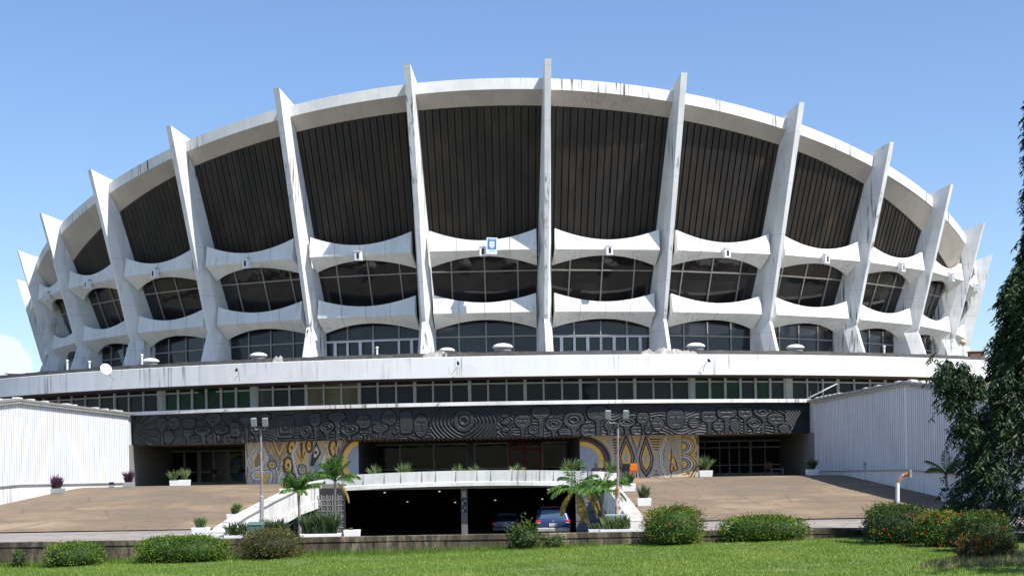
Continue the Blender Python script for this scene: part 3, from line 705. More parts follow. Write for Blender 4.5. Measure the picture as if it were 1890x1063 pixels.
# ------------------------------------------------------------------ entrance storey
ZF, ZC = 2.345, 0.0558 * U + E_Z              # floor and soffit of the entrance storey
PL0, PL1, PL2 = (-24.3, 97.4), (-25.6, 79.4), (-26.9, 61)
PR0, PR1, PR2 = (19.2, 94.6), (20.3, 77.0), (21.3, 61)
mb = MB()
xq = np.linspace(-24.25, 19.15, 30); mb.grid([[(x * (1 + 0.035 * f), DC - math.sqrt((1.2515 * U) ** 2 - x * x) + (114 - DC + math.sqrt((1.2515 * U) ** 2 - x * x)) * f, ZC + 0.004) for x in xq] for f in (0, 0.5, 1)])
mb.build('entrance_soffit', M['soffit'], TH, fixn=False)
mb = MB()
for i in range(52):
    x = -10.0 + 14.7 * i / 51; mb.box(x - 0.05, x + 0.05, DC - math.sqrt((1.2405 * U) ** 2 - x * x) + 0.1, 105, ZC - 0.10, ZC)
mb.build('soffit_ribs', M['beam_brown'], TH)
mb = MB(); mb.box(XL + 0.01, XR - 0.01, 82.6, 114, 1.95, 2.335); mb.build('terrace_slab', M['deck'], TH)

class Canvas:
    def __init__(s, x0, x1, y0, y1, nx, ny, bgc):
        s.x = np.linspace(x0, x1, nx)[:, None] + np.zeros((1, ny)); s.y = np.linspace(y0, y1, ny)[None, :] + np.zeros((nx, 1))
        s.c = np.zeros((nx, ny, 3)); s.c[:] = bgc; s.nx, s.ny = nx, ny
    def put(s, m, c): s.c[m] = c
    def ell(s, cx, cy, rx, ry, c, p=2.0): s.put(np.abs((s.x - cx) / rx) ** p + np.abs((s.y - cy) / ry) ** p < 1, c)
    def poly(s, P, c):
        m = np.zeros(s.x.shape, bool); n = len(P)
        for i in range(n):
            (xa, ya), (xb, yb) = P[i], P[(i + 1) % n]
            if ya == yb: continue
            cr = ((ya > s.y) != (yb > s.y)) & (s.x < (xb - xa) * (s.y - ya) / (yb - ya) + xa); m ^= cr
        s.put(m, c)
    def dist(s, P, closed=False):
        d = np.full(s.x.shape, 1e9); Q = list(P) + ([P[0]] if closed else [])
        for (xa, ya), (xb, yb) in zip(Q, Q[1:]):
            dx, dy = xb - xa, yb - ya; L = dx * dx + dy * dy + 1e-9
            t = np.clip(((s.x - xa) * dx + (s.y - ya) * dy) / L, 0, 1)
            d = np.minimum(d, np.hypot(s.x - xa - t * dx, s.y - ya - t * dy))
        return d
    def stroke(s, P, w, c, closed=False): s.put(s.dist(P, closed) < w / 2, c)
    def bands(s, P, L, closed=False):     # nested outlines: list of (half width, colour), widest first
        d = s.dist(P, closed)
        for w_, c in L: s.put(d < w_, c)
    def mesh(s, name, A, B, z0, z1, mat, parent, bow=0.0):
        u = np.linspace(0, 1, s.nx)[:, None]; v = np.linspace(1, 0, s.ny)[None, :]
        X = A[0] + (B[0] - A[0]) * u + 0 * v; Y = A[1] + (B[1] - A[1]) * u + 0 * v; Z = z0 + (z1 - z0) * v + 0 * u
        V = np.stack([X, Y, Z], -1); idx = np.arange(s.nx * s.ny).reshape(s.nx, s.ny)
        F = np.stack([idx[:-1, :-1], idx[:-1, 1:], idx[1:, 1:], idx[1:, :-1]], -1).reshape(-1, 4)
        col = np.concatenate([s.c, np.ones(s.c.shape[:2] + (1,))], -1)
        return np_mesh(name, V, F, mat, parent, {'paint': ('FLOAT_COLOR', col.reshape(-1, 4))})
G1, G2, LG = (0.26, 0.25, 0.24), (0.50, 0.46, 0.38), (0.76, 0.74, 0.68)
YE, OC, MA, BK, CR = (0.85, 0.56, 0.12), (0.66, 0.50, 0.26), (0.17, 0.055, 0.04), (0.025, 0.025, 0.03), (0.55, 0.48, 0.34)
def arcp(cx, cy, rx, ry, a0, a1, n=14): return [(cx + rx * math.cos(R_(a0 + (a1 - a0) * i / n)), cy + ry * math.sin(R_(a0 + (a1 - a0) * i / n))) for i in range(n + 1)]
def mosaic_left():
    c = Canvas(108, 1745, 125, 775, 400, 150, G2)
    for i in range(30): c.stroke([(120 + i * 58, 110), (150 + i * 54 + 30 * math.sin(i), 440), (110 + i * 58, 790)], 13, (BK, OC, G1, LG, YE, G1)[i % 6])
    for i in range(5): c.stroke([(110 + i * 34, 420), (300 + i * 30, 120)], 11, YE if i % 2 == 0 else MA)
    rb = [(330, 140), (230, 300), (150, 440), (230, 590), (360, 780)]
    c.bands(rb, [(42, BK), (36, LG), (22, BK), (17, LG), (5, BK)])
    rb = [(370, 140), (405, 290), (425, 380), (360, 460), (230, 540)]
    c.bands(rb, [(34, BK), (29, LG), (12, BK), (8, LG)])
    c.poly([(290, 290), (210, 430), (250, 520), (330, 480), (370, 400), (330, 300)], (0.28, 0.22, 0.12)); c.stroke([(275, 310), (225, 420), (235, 490)], 24, YE)
    c.stroke([(400, 160), (470, 330), (530, 420)], 60, G1); 
    for i in range(7): c.stroke([(420 + i * 9, 185 + i * 22), (475 + i * 8, 175 + i * 22)], 9, YE)
    c.ell(500, 480, 75, 68, BK); c.ell(500, 480, 66, 60, G1); c.ell(500, 480, 40, 40, YE); c.ell(500, 480, 18, 18, MA)
    c.poly([(340, 540), (410, 505), (425, 555), (350, 570)], OC)
    # big V with yellow edge
    for w_, col in ((62, BK), (52, OC), (36, BK), (30, YE), (18, BK), (12, G1)): c.stroke([(500, 110), (610, 400), (720, 110)], w_ * 1.6, col)
    c.poly([(550, 120), (610, 260), (680, 120)], (0.28, 0.22, 0.20)); c.stroke([(560, 200), (610, 340), (690, 160)], 16, YE)
    c.bands([(575, 790), (590, 640), (560, 520)], [(20, BK), (10, LG)]); c.bands([(690, 790), (660, 650), (625, 520)], [(30, BK), (22, G2)])
    c.stroke([(585, 760), (628, 600), (680, 760)], 26, LG); c.stroke([(600, 600), (625, 545), (650, 600)], 22, OC)
    c.bands([(270, 640), (430, 640), (400, 780)], [(85, BK), (76, LG), (50, BK), (44, LG), (30, BK), (24, YE)]); c.poly([(330, 690), (410, 680), (390, 775), (350, 775)], YE)
    # eyes
    for (cx, cy, rx, ry, rot) in ((790, 215, 45, 95, 0.3), (735, 490, 50, 110, 0.0), (775, 700, 48, 90, -0.3), (1390, 240, 45, 110, 0.0), (1040, 200, 28, 75, 0)):
        P = [(cx + rx * math.cos(t) + rot * -ry * math.sin(t) * 0.5, cy + ry * math.sin(t)) for t in np.linspace(0, 2 * PI, 9)[:-1]]
        c.bands(P, [(34, BK), (27, MA), (14, BK)], True); c.poly(P, YE if rx != 48 else CR); c.ell(cx, cy, rx * 0.32, ry * 0.28, BK)
    c.bands([(890, 110), (800, 330), (840, 560), (900, 780)], [(24, G1), (16, LG)])
    # sun-fan
    c.poly([(830, 470), (850, 330), (900, 130), (960, 130), (1010, 330), (1020, 470)], OC)
    for i in range(7): c.stroke([(925, 470), (835 + i * 29, 250 + 18 * abs(i - 3))], 15, YE if i % 2 == 0 else MA)
    c.poly([(905, 140), (955, 140), (940, 380), (920, 380)], MA)
    c.ell(935, 560, 66, 84, BK, 3); c.ell(935, 560, 50, 66, G2, 3); c.ell(935, 540, 40, 30, CR); c.stroke([(900, 530), (970, 530)], 12, BK); c.stroke([(905, 575), (965, 575)], 10, BK)
    # black lozenge
    c.poly([(1140, 130), (1215, 310), (1090, 520), (1050, 500), (1075, 330)], BK); c.poly([(1145, 200), (1185, 300), (1135, 380), (1105, 370), (1105, 280)], LG); c.ell(1135, 300, 22, 28, BK)
    c.poly([(1180, 520), (1260, 340), (1330, 420), (1300, 600), (1150, 640)], LG); c.ell(1155, 525, 55, 65, (0.30, 0.33, 0.38)); c.poly([(1230, 190), (1290, 170), (1330, 440), (1310, 500), (1260, 390), (1310, 330), (1250, 310), (1300, 250)], OC)
    c.stroke([(1260, 160), (1310, 250), (1250, 320), (1320, 380), (1270, 420)], 14, YE)
    for i in range(5): c.stroke([(1540 - i * 38, 110), (1430 - i * 14, 560)], 12, (BK, OC, LG, BK, OC)[i])
    for i in range(6): c.ell(1560 + i * 26, 245 - i * 24, 15, 15, BK); c.ell(1590 + i * 26, 225 - i * 24, 9, 9, CR)
    # great arc at the right edge
    arc = arcp(1830, 470, 370, 420, 118, 262, 26)
    c.bands(arc, [(34, BK), (26, G1)]); c.poly(arc + [(1900, 900), (1900, 0)], MA)
    c.poly(arcp(1830, 470, 325, 365, 110, 262, 26) + [(1900, 900), (1900, 0)], YE); c.poly(arcp(1830, 465, 250, 290, 110, 262, 26) + [(1900, 900), (1900, 0)], (0.36, 0.38, 0.45))
    return c
def mosaic_right():
    c = Canvas(90, 1790, 98, 735, 420, 150, G2)
    for i in range(24): c.stroke([(400 + i * 60, 90), (430 + i * 56, 740)], 16, (G1, OC, LG, G1, YE, BK)[i % 6] if i % 2 else G2)
    # great arc at the left edge
    arc = arcp(100, 480, 420, 380, -100, 60, 26); base = [(0, 900), (0, 0)]
    c.poly([(240, 110), (420, 110), (460, 260), (400, 250)], OC)
    for i in range(5): c.ell(270 + i * 42, 130 + i * 28, 20, 17, BK)
    c.poly(arcp(100, 480, 470, 420, -100, 60, 26) + base, OC); c.poly(arcp(100, 480, 440, 395, -100, 60, 26) + base, G1); c.poly(arc + base, BK)
    c.poly(arcp(100, 480, 380, 335, -100, 60, 26) + base, MA); c.poly(arcp(100, 480, 325, 300, -100, 60, 26) + base, YE); c.poly(arcp(100, 480, 260, 235, -100, 60, 26) + base, (0.40, 0.41, 0.45))
    # stacks of bars
    for i in range(6): c.stroke([(560 + i * 6, 160 + i * 40), (690 - i * 12, 160 + i * 40)], 22, BK); c.stroke([(560 + i * 6, 180 + i * 40), (690 - i * 12, 180 + i * 40)], 12, OC)
    for i in range(5): c.stroke([(1095 + i * 14, 160 + i * 38), (1235 - i * 10, 160 + i * 38)], 18, BK); c.stroke([(1100 + i * 14, 178 + i * 38), (1230 - i * 10, 178 + i * 38)], 14, YE)
    c.poly([(830, 100), (960, 100), (895, 260)], OC); c.stroke([(820, 110), (888, 330), (888, 740)], 12, BK); c.stroke([(970, 110), (905, 330)], 12, BK)
    # the two pointed eyes
    for (cx, cy, sx) in ((745, 430, 1.0), (1028, 450, 0.86)):
        def lz(r, hh, up=1.25): return [(cx, cy - hh * up), (cx + r * 0.72, cy - hh * 0.45), (cx + r, cy), (cx + r * 0.75, cy + hh * 0.55), (cx, cy + hh), (cx - r * 0.75, cy + hh * 0.55), (cx - r, cy), (cx - r * 0.72, cy - hh * 0.45)]
        for r, hh, col in ((150, 320, OC), (138, 300, G1), (122, 280, BK), (100, 232, LG), (94, 222, MA), (70, 172, YE)): c.poly(lz(r * sx, hh), col)
        c.poly(lz(26 * sx, 80), (0.42, 0.46, 0.58))
    c.ell(1170, 640, 16, 12, BK); c.stroke([(1150, 690), (1195, 690)], 18, BK)
    # dotted and hatched ribbons
    c.bands([(1330, 110), (1240, 350), (1250, 560), (1330, 740)], [(30, BK), (24, LG), (12, OC)])
    for i in range(9): c.ell(1330 - i * 8, 200 + i * 48, 11, 11, CR)
    c.poly([(1400, 300), (1480, 620), (1380, 640), (1340, 420)], YE); c.bands([(1400, 280), (1480, 620), (1370, 650)], [(10, MA)], True); c.poly([(1415, 560), (1445, 610), (1400, 620)], BK); c.stroke([(1360, 480), (1450, 400)], 9, MA); c.stroke([(1380, 520), (1470, 580)], 9, MA)
    c.bands([(1380, 100), (1440, 360), (1520, 560), (1640, 740)], [(34, BK), (28, LG), (18, BK), (12, OC)]); c.stroke([(1530, 100), (1520, 420), (1600, 700)], 26, OC); c.stroke([(1545, 100), (1545, 700)], 10, BK)
    # nested half rounds
    for (cy, R0) in ((275, 190), (540, 210)):
        for i, (r, col) in enumerate(((1.0, BK), (0.93, YE), (0.80, BK), (0.74, LG), (0.60, BK), (0.53, G2), (0.42, BK), (0.34, YE))):
            m = (np.hypot((c.x - 1550) / (R0 * r * 0.98), (c.y - cy) / (R0 * r * 0.78)) < 1) & (c.x > 1550); c.put(m, col)
    c.stroke([(1700, 100), (1760, 300), (1690, 400), (1790, 520)], 26, YE); c.stroke([(1730, 100), (1790, 260)], 14, BK)
    for i in range(8): c.stroke([(1745, 250 + i * 32), (1792, 250 + i * 32)], 9, CR)
    c.bands([(1660, 740), (1740, 600), (1790, 560)], [(36, BK), (28, OC), (12, BK)])
    return c
def mosaic_panel(c, p0, p1, py):
    a0, a1 = ang_at(p0, 1.228, py), ang_at(p1, 1.228, py); A = cyl(a0, 1.228, 0); B = cyl(a1, 1.228, 0)
    c.mesh('mosaic_panel', A, B, ZF, ZC + 0.01, M['mosaic'], TH); return A, B
LA, LB = mosaic_panel(mosaic_left(), 453, 662, 855); RA, RB = mosaic_panel(mosaic_right(), 1070.5, 1290, 840)
# wall bodies behind the mosaics with their returns
def wall_seg(mb, A, B, th, z0, z1):
    d = Vector((B[0] - A[0], B[1] - A[1], 0)).normalized(); nrm_ = Vector((-d.y, d.x, 0)) * th
    A3, B3 = Vector((A[0], A[1], z0)), Vector((B[0], B[1], z0)); up = Vector((0, 0, z1 - z0))
    mb.hexa([A3, B3, B3 + nrm_, A3 + nrm_, A3 + up, B3 + up, B3 + nrm_ + up, A3 + nrm_ + up])
for A, B in ((LA, LB), (RA, RB)):
    mb = MB(); mb.hexa([(A[0], A[1] + 0.01, ZF), (B[0], B[1] + 0.01, ZF), (B[0] + (0.3 if A is LA else 0.0), 106, ZF), (A[0] - (0.2 if A is LA else 0.3), 106, ZF),
             (A[0], A[1] + 0.01, ZC), (B[0], B[1] + 0.01, ZC), (B[0] + (0.3 if A is LA else 0.0), 106, ZC), (A[0] - (0.2 if A is LA else 0.3), 106, ZC)])
    mb.build('entrance_wall', M['frame_dark'], TH)
# shop front between the mosaics
def glazed(name, d, pxs, z0, z1, fmat, gmat, bar_w=0.09, rails=(), py=850, thick=(), parent=TH, gname='glass', y2=None):
    xs_ = [X_(p, d, py) for p in pxs]; fr = MB()
    for i, x in enumerate(xs_):
        wd = bar_w * (2.2 if i in thick else 1); fr.box(x - wd / 2, x + wd / 2, d - 0.10 - (0.01 if i in thick else 0), d, z0, z1)
    for (z, hw) in ((z1 - 0.06, 0.06), (z0 + 0.10, 0.10)) + tuple(rails): fr.box(xs_[0], xs_[-1], d - 0.085, d - 0.005, z - hw, z + hw)
    f = fr.build(name, fmat, parent)
    g = MB()
    for a, b in zip(xs_, xs_[1:]): g.grid([[(a, d - 0.03, z0), (b, d - 0.03, z0)], [(a, d - 0.03, z1), (b, d - 0.03, z1)]])
    g.build(gname, gmat, f, fixn=False); return f
DS = 105.0; zs0 = 2.98; zs1 = 4.95
glazed('shop_window', DS, [677, 738.5, 801, 863], zs0, zs1, M['frame'], M['glass_shop'], rails=((zs0 + 0.02, 0.12),))
glazed('shop_window', DS, [876, 938], zs0, zs1, M['frame'], M['glass_shop'], rails=((zs0 + 0.02, 0.12),))
glazed('shop_window', DS, [1001, 1061], zs0, zs1, M['frame'], M['glass_shop'], rails=((zs0 + 0.02, 0.12),))
f = glazed('red_door', DS - 0.04, [940, 969, 998], ZF, zs1, M['red'], M['glass_shop'], bar_w=0.17, rails=((4.46, 0.07),))
mb = MB(); xh = X_(969, DS, 850); mb.lathe([(0.17, -0.03), (0.17, 0.03)], (0, 0, 0), 16)
mb2 = MB(); mb2.box(xh - 0.20, xh + 0.20, DS - 0.22, DS - 0.15, 3.22, 3.55); mb2.build('door_handle', M['red'], f, bevel=0.05)
mb = MB()
x0, x1 = X_(662, DS, 850), X_(1070, DS, 850)
mb.box(x0 - 0.6, x1 + 0.6, DS, DS + 0.3, ZF, ZC)                      # backing of the shop front
mb.box(X_(864, DS), X_(875, DS), DS - 0.22, DS + 0.01, ZF, ZC)       # pillar
mb.box(x0, x1, DS - 0.06, DS + 0.005, ZF, zs0 - 0.1)
mb.build('shop_wall', M['frame_dark'], TH)
# left entrance
DLE = 113.0
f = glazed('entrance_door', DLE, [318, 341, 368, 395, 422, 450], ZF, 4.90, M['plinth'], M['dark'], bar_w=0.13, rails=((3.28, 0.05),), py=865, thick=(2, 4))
g = MB(); a, b = X_(369, DLE, 865), X_(421, DLE, 865); g.grid([[(a, DLE - 0.04, ZF), (b, DLE - 0.04, ZF)], [(a, DLE - 0.04, 4.72), (b, DLE - 0.04, 4.72)]]); g.build('curtain', M['curtain'], f, fixn=False)
hd = MB()
for p in (396, 447): x = X_(p, DLE, 865); hd.box(x - 0.22, x + 0.22, DLE - 0.22, DLE - 0.11, 3.17, 3.42)
hd.build('door_handle', M['black'], f, bevel=0.03)
c = Canvas(0, 100, 0, 300, 60, 160, (0.45, 0.42, 0.06)); c.ell(95, 165, 100, 130, (0.03, 0.12, 0.22)); c.ell(97, 165, 88, 118, (0.05, 0.22, 0.33))
c.ell(70, 95, 50, 26, (0.13, 0.36, 0.42)); c.ell(75, 150, 55, 34, (0.22, 0.40, 0.36)); c.ell(82, 110, 18, 14, (0.20, 0.10, 0.06)); c.ell(90, 150, 14, 20, (0.12, 0.07, 0.05)); c.put(c.y < 20, (0.05, 0.12, 0.10))
c.mesh('painted_pane', (X_(424, DLE, 865), DLE - 0.05), (X_(449, DLE, 865), DLE - 0.05), ZF, 4.78, M['painting'], f)
# right entrance
DRE = 107.5
f = glazed('entrance_door', DRE, [1290, 1301, 1328, 1346, 1364, 1385, 1412, 1440], ZF, 4.86, M['plinth'], M['dark'], bar_w=0.075, rails=((4.35, 0.05), (3.10, 0.035)), py=845, thick=(5,))
for p0, p1, dd in ((310, 460, DLE), (1280, 1447, DRE)):
    mb = MB(); mb.box(X_(p0, dd), X_(p1, dd), dd, dd + 0.3, ZF, ZC); mb.build('entrance_backing', M['frame_dark'], TH)

# ------------------------------------------------------------------ side wings of ribbed sheet
def corrug(A, B, zA, zB, pitch=0.31, dep=0.035, flip=1):
    """ribbed sheet from A to B; zA, zB = (bottom, top) at each end"""
    A, B = Vector((*A, 0)), Vector((*B, 0)); L = (B - A).length; d = (B - A).normalized(); n_ = Vector((d.y, -d.x, 0)) * flip
    pts = []; n = int(L / pitch)
    for i in range(n + 1):
        s = i * pitch
        for off, dd in ((0, 0), (0.13, 0), (0.14, -dep * 0.5), (0.17, -dep * 0.5), (0.18, 0), (0.29, 0)):
            if s + off < L: pts.append((s + off, dd))
    pts.append((L, 0)); pr = [(A + d * s + n_ * q, s / L) for s, q in pts]
    mb = MB(); mb.grid([[(p.x, p.y, zA[i] + (zB[i] - zA[i]) * f) for p, f in pr] for i in (0, 1)]); return mb
def wing(label, P0, P1, P2, Pin, side):
    t = thing('side_wing', label, 'building wing', (P1[0], P1[1], 2.3))
    zb, zt = 2.58, 0.1015 * U + E_Z; zb2, zt2 = 2.05, 5.35
    fl = 1 if side < 0 else -1
    corrug(P0, P1, (zb, zt), (zb, zt), flip=fl).build('wall', M['wing'], t, fixn=False)
    corrug(P1, P2, (zb, zt), (zb2, zt2), flip=fl).build('wall', M['wing'], t, fixn=False)
    corrug(Pin, P0, (ZF - 0.1, ZC), (ZF - 0.1, ZC), flip=fl).build('porch_wall', M['porch'], t, fixn=False)
    P3 = (P2[0] + side * 14, P2[1] + 0.3)
    corrug(P2, P3, (zb2, zt2), (zb2, zt2), flip=fl).build('wall', M['wing'], t, fixn=False)
    P1o, P0o = (P1[0] + side * 14, P1[1]), (P0[0] + side * 14, P0[1])
    mb = MB(); e = side * -0.14
    for th_ in (0,):
        secs = []
        for (pi, po, z) in (((P2[0] + e, P2[1] - 0.15), (P3[0], P3[1] - 0.15), zt2 - 0.01), ((P1[0] + e, P1[1]), P1o, zt), ((P0[0] + e, P0[1]), P0o, zt), ((Pin[0] + side * 0.2, 118), (P0o[0], 118), zt + 0.01)):
            secs.append([(pi[0], pi[1], z), (po[0], po[1], z), (po[0], po[1], z + 0.12), (pi[0], pi[1], z + 0.12)])
        mb.loft(secs)
    mb.build('roof', M['galv'], t)
    for A, B, za, zb_ in ((P0, P1, zt, zt), (P1, P2, zt, zt2)):
        L = math.dist(A, B); n = int(L / 0.9)
        for i in range(n):                       # loose blocks holding down the eaves
            if random.random() < 0.45: continue
            f0 = (i + random.random() * 0.4) / n; f1 = f0 + random.uniform(0.35, 0.7) / L
            q0 = Vector((A[0] + (B[0] - A[0]) * f0, A[1] + (B[1] - A[1]) * f0, za + (zb_ - za) * f0 + 0.122)); q1 = Vector((A[0] + (B[0] - A[0]) * f1, A[1] + (B[1] - A[1]) * f1, za + (zb_ - za) * f1 + 0.122))
            w_ = Vector((side * 0.32, 0, 0)); up = Vector((0, 0, 0.075)); mb = MB(); mb.hexa([q0, q1, q1 + w_, q0 + w_, q0 + up, q1 + up, q1 + w_ + up, q0 + w_ + up])
            mb.build('eaves_block', M['plinth'], t)
    mb = MB()
    for A, B, y1_, y2_, b1_, b2_ in ((P0, P1, zt, zt, zb, zb), (P1, P2, zt, zt2, zb, zb2)):
        L = math.dist(A, B); k = 1
        while k * 0.31 < L:
            f = k * 0.31 / L; x_, y_ = A[0] + (B[0] - A[0]) * f - side * 0.028, A[1] + (B[1] - A[1]) * f; wj = 0.006 + 0.008 * ((k * 7) % 3 == 0)
            mb.box(x_ - 0.012, x_ + 0.012, y_ - wj, y_ + wj, b1_ + (b2_ - b1_) * f, y1_ + (y2_ - y1_) * f - 0.16); k += 1
    jm = mb.build('joint_shade_strips', simple('sheet_joint_shadow', (0.52, 0.53, 0.55), 0.7), t)  # grey strips added to draw the shade lines along the sheet joints
    q = 0.02 * -side; mb = MB(); sd_ = Vector((side * 0.5, 0, 0)); secs = []
    for A, z in ((P0, zb), (P1, zb), (P2, zb2)):
        A3 = Vector((A[0] + q * 2, A[1] - 0.02, 0))
        secs.append([A3 + Vector((0, 0, 0.3)), A3 + Vector((0, 0, z - 0.03)), A3 + sd_ + Vector((0, 0, z - 0.03)), A3 + sd_ + Vector((0, 0, 0.3))])
    mb.loft(secs); mb.build('plinth', M['plinth'], t)
    mb = MB()
    for A, B, z1, z2, y1, y2 in ((P0, P1, zb, zb, zt, zt), (P1, P2, zb, zb2, zt, zt2)):
        mb.bar((A[0] + q * 4, A[1] - 0.03, z1 - 0.015), (B[0] + q * 4, B[1] - 0.03, z2 - 0.015), 0.06, 0.05, (0, 0, 1))
        mb.bar((A[0] + q * 5, A[1] - 0.05, y1 - 0.10), (B[0] + q * 5, B[1] - 0.05, y2 - 0.10), 0.07, 0.10, (0, 0, 1))
    mb.build('trim', M['galv'], t)
    mb = MB()
    mb.hexa([(Pin[0] + side * 0.1, 112, ZF - 0.2), (P0[0] + side * 0.1, P0[1], ZF - 0.2), (P0[0] + side * 0.4, P0[1] + 0.2, ZF - 0.2), (Pin[0] + side * 0.4, 112, ZF - 0.2),
             (Pin[0] + side * 0.1, 112, zt), (P0[0] + side * 0.1, P0[1] , zt), (P0[0] + side * 0.4, P0[1] + 0.2, zt), (Pin[0] + side * 0.4, 112, zt)])
    mb.build('inner_wall', M['wing'], t)
    return t
wing('white ribbed sheet wing in full sun left of the carved frieze', PL0, PL1, PL2, (-24.9, 113), -1)
wing('white ribbed sheet wing in shade right of the carved frieze', PR0, PR1, PR2, (19.35, 107.5), 1)

# ------------------------------------------------------------------ bridge over the garage drive and sloping parapets
BR = thing('bridge_parapet', 'white stained panel parapet spanning the dark garage opening', 'parapet', (-2.8, 82.5, 2.0))
mb = MB(); gr = MB(); n = 60; up = []; lo = []
xb0, xb1 = X_(600, 82.5), X_(1126, 82.5)
def bz(x):
    t = (x - (xb0 + xb1) / 2) / ((xb1 - xb0) / 2); return 2.6 + 0.335 - 0.20 * t * t, 2.6 - 0.50 - 0.22 * abs(t) ** 2.2
def by(x): t = (x - (xb0 + xb1) / 2) / ((xb1 - xb0) / 2); return 82.2 + 0.5 * t * t
secs = []
for i in range(n + 1):
    x = xb0 + (xb1 - xb0) * i / n; zt, zb = bz(x); y = by(x); zm = zt - 0.60
    j = abs((x * 0.5) % 1.0)
    secs.append([(x, y, zt), (x, y + 0.04, zm), (x, y + 0.012, zm - 0.012), (x, y - 0.0, zm - 0.03), (x, y, zb), (x, y + 0.40, zb), (x, y + 0.40, zt)])
mb.loft(secs); mb.cur = 1; x = xb0 + 1.0
while x < xb1:
    zt, zb = bz(x); y = by(x); mb.box(x - 0.012, x + 0.012, y - 0.006, y + 0.02, zt - 0.58, zt - 0.02); x += random.choice([0.75, 1.15, 0.9, 1.1])
mb.build('beam', [M['parapet'], M['rustpole']], BR)
mb = MB(); xc = X_(856.5, 83.3); mb.box(xc - 0.17, xc + 0.17, 83.1, 83.5, -0.9, 2.1); co = mb.build('column', simple('column_paint', (0.15, 0.145, 0.15), 0.7), BR)
mb = MB()
for (z0, z1) in ((1.02, 1.42), (0.62, 0.98)):                       # two dark notices with pale marks
    mb.box(xc - 0.13, xc + 0.13, 83.08, 83.096, z0, z1)
nb = mb.build('notice', M['black'], BR)
mb = MB()
for (z0, k) in ((1.02, 0), (0.62, 1)):
    mb.bar((xc - 0.02, 83.075, z0 + 0.24), (xc + 0.10, 83.075, z0 + 0.30), 0.06, 0.008); mb.bar((xc - 0.09, 83.075, z0 + 0.05), (xc - 0.06, 83.075, z0 + 0.2), 0.07, 0.008)
mb.box(xc - 0.10, xc + 0.10, 83.078, 83.09, 1.50, 1.80)
mb.build('notice_mark', M['grey'], BR)
def baluster(label, pts, wd, side):
    """sloping parapet beam along pts (x, y, ztop)"""
    t = thing('ramp_parapet', label, 'parapet', (pts[0][0], pts[0][1], 0.5)); secs = []
    for (x, y, zt, hgt) in pts:
        zb = zt - hgt; secs.append([(x, y, zt), (x - side * wd, y, zt + 0.01), (x - side * wd, y, zb), (x, y, zb), (x, y, zb + 0.42 * min(1, hgt / 1.1)), (x + side * -0.05, y, zb + 0.45 * min(1, hgt / 1.1)), (x - side * 0.05, y, zt - 0.05)])
    mb = MB(); mb.loft(secs); mb.build('beam', M['parapet'], t)
    mb = MB(); mb.loft([[(x + side * 0.02, y, zt + 0.002), (x - side * (wd + 0.02), y, zt + 0.012), (x - side * (wd + 0.02), y, zt + 0.055), (x + side * 0.02, y, zt + 0.045)] for (x, y, zt, hgt) in pts]); mb.build('coping', M['coping'], t); return t
def bal_pts(xs_, extra):
    P = []
    for (y, x) in xs_:
        z = (ramp_z(y) if y > 70 else 0.59 + 0.0673 * (y - 62.2)) + 0.32 + extra * smooth01((y - 76) / 6); P.append((x, y, z, 0.9 + 0.45 * smooth01((y - 58) / 12)))
    return P
baluster('white sloping parapet beside the left ramp with grimy top', bal_pts([(57.6, -10.75), (60, -10.95), (64, -11.08), (68, -11.08), (72, -11.08), (76, -11.0), (79, -10.8), (82.2, -10.2), (84.0, -9.7)], 0.14), 0.60, 1)
baluster('white sloping parapet beside the right ramp partly behind palms', bal_pts([(59.3, 4.74), (64, 4.86), (70, 4.94), (76, 5.0), (80, 5.05), (83.4, 5.1)], 0.14), 0.62, -1)
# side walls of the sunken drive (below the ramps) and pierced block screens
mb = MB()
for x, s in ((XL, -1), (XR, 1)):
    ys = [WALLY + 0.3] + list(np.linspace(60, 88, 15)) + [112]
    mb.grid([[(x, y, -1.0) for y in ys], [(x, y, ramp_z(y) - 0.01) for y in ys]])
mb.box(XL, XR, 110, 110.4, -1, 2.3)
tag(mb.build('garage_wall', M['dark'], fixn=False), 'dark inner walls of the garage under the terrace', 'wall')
def screen(label, x0, x1, y, z0, z1f):
    t = thing('block_screen', label, 'block screen', ((x0 + x1) / 2, y, z0)); mb = MB(); cs = 0.30
    nx = int((x1 - x0) / cs)
    for i in range(nx):
        for j in range(12):
            cx, cz = x0 + (i + 0.5) * cs, z0 + (j + 0.5) * cs
            if cz + cs / 2 > z1f(cx): continue
            mb.box(cx - cs / 2, cx + cs / 2, y, y + 0.10, cz - cs / 2, cz - cs / 2 + 0.045); mb.box(cx - cs / 2, cx - cs / 2 + 0.045, y + 0.004, y + 0.096, cz - cs / 2, cz + cs / 2)
            mb.lathe([(0.075, -0.045), (0.075, 0.045)], (0, 0, 0), 8) if False else None
            P = [(cx + 0.085 * math.cos(q), cz + 0.10 * math.sin(q)) for q in np.linspace(0, 2 * PI, 9)[:-1]]; Q = [(cx + 0.05 * math.cos(q), cz + 0.065 * math.sin(q)) for q in np.linspace(0, 2 * PI, 9)[:-1]]
            for k in range(8):
                k2 = (k + 1) % 8; mb.hexa([(P[k][0], y + 0.01, P[k][1]), (P[k2][0], y + 0.01, P[k2][1]), (P[k2][0], y + 0.09, P[k2][1]), (P[k][0], y + 0.09, P[k][1]), (Q[k][0], y + 0.01, Q[k][1]), (Q[k2][0], y + 0.01, Q[k2][1]), (Q[k2][0], y + 0.09, Q[k2][1]), (Q[k][0], y + 0.09, Q[k][1])])
    mb.build('blocks', simple('block_grey', (0.22, 0.22, 0.23), 0.8), t)
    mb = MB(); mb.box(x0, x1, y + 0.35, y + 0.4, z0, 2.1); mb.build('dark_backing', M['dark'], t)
    return t
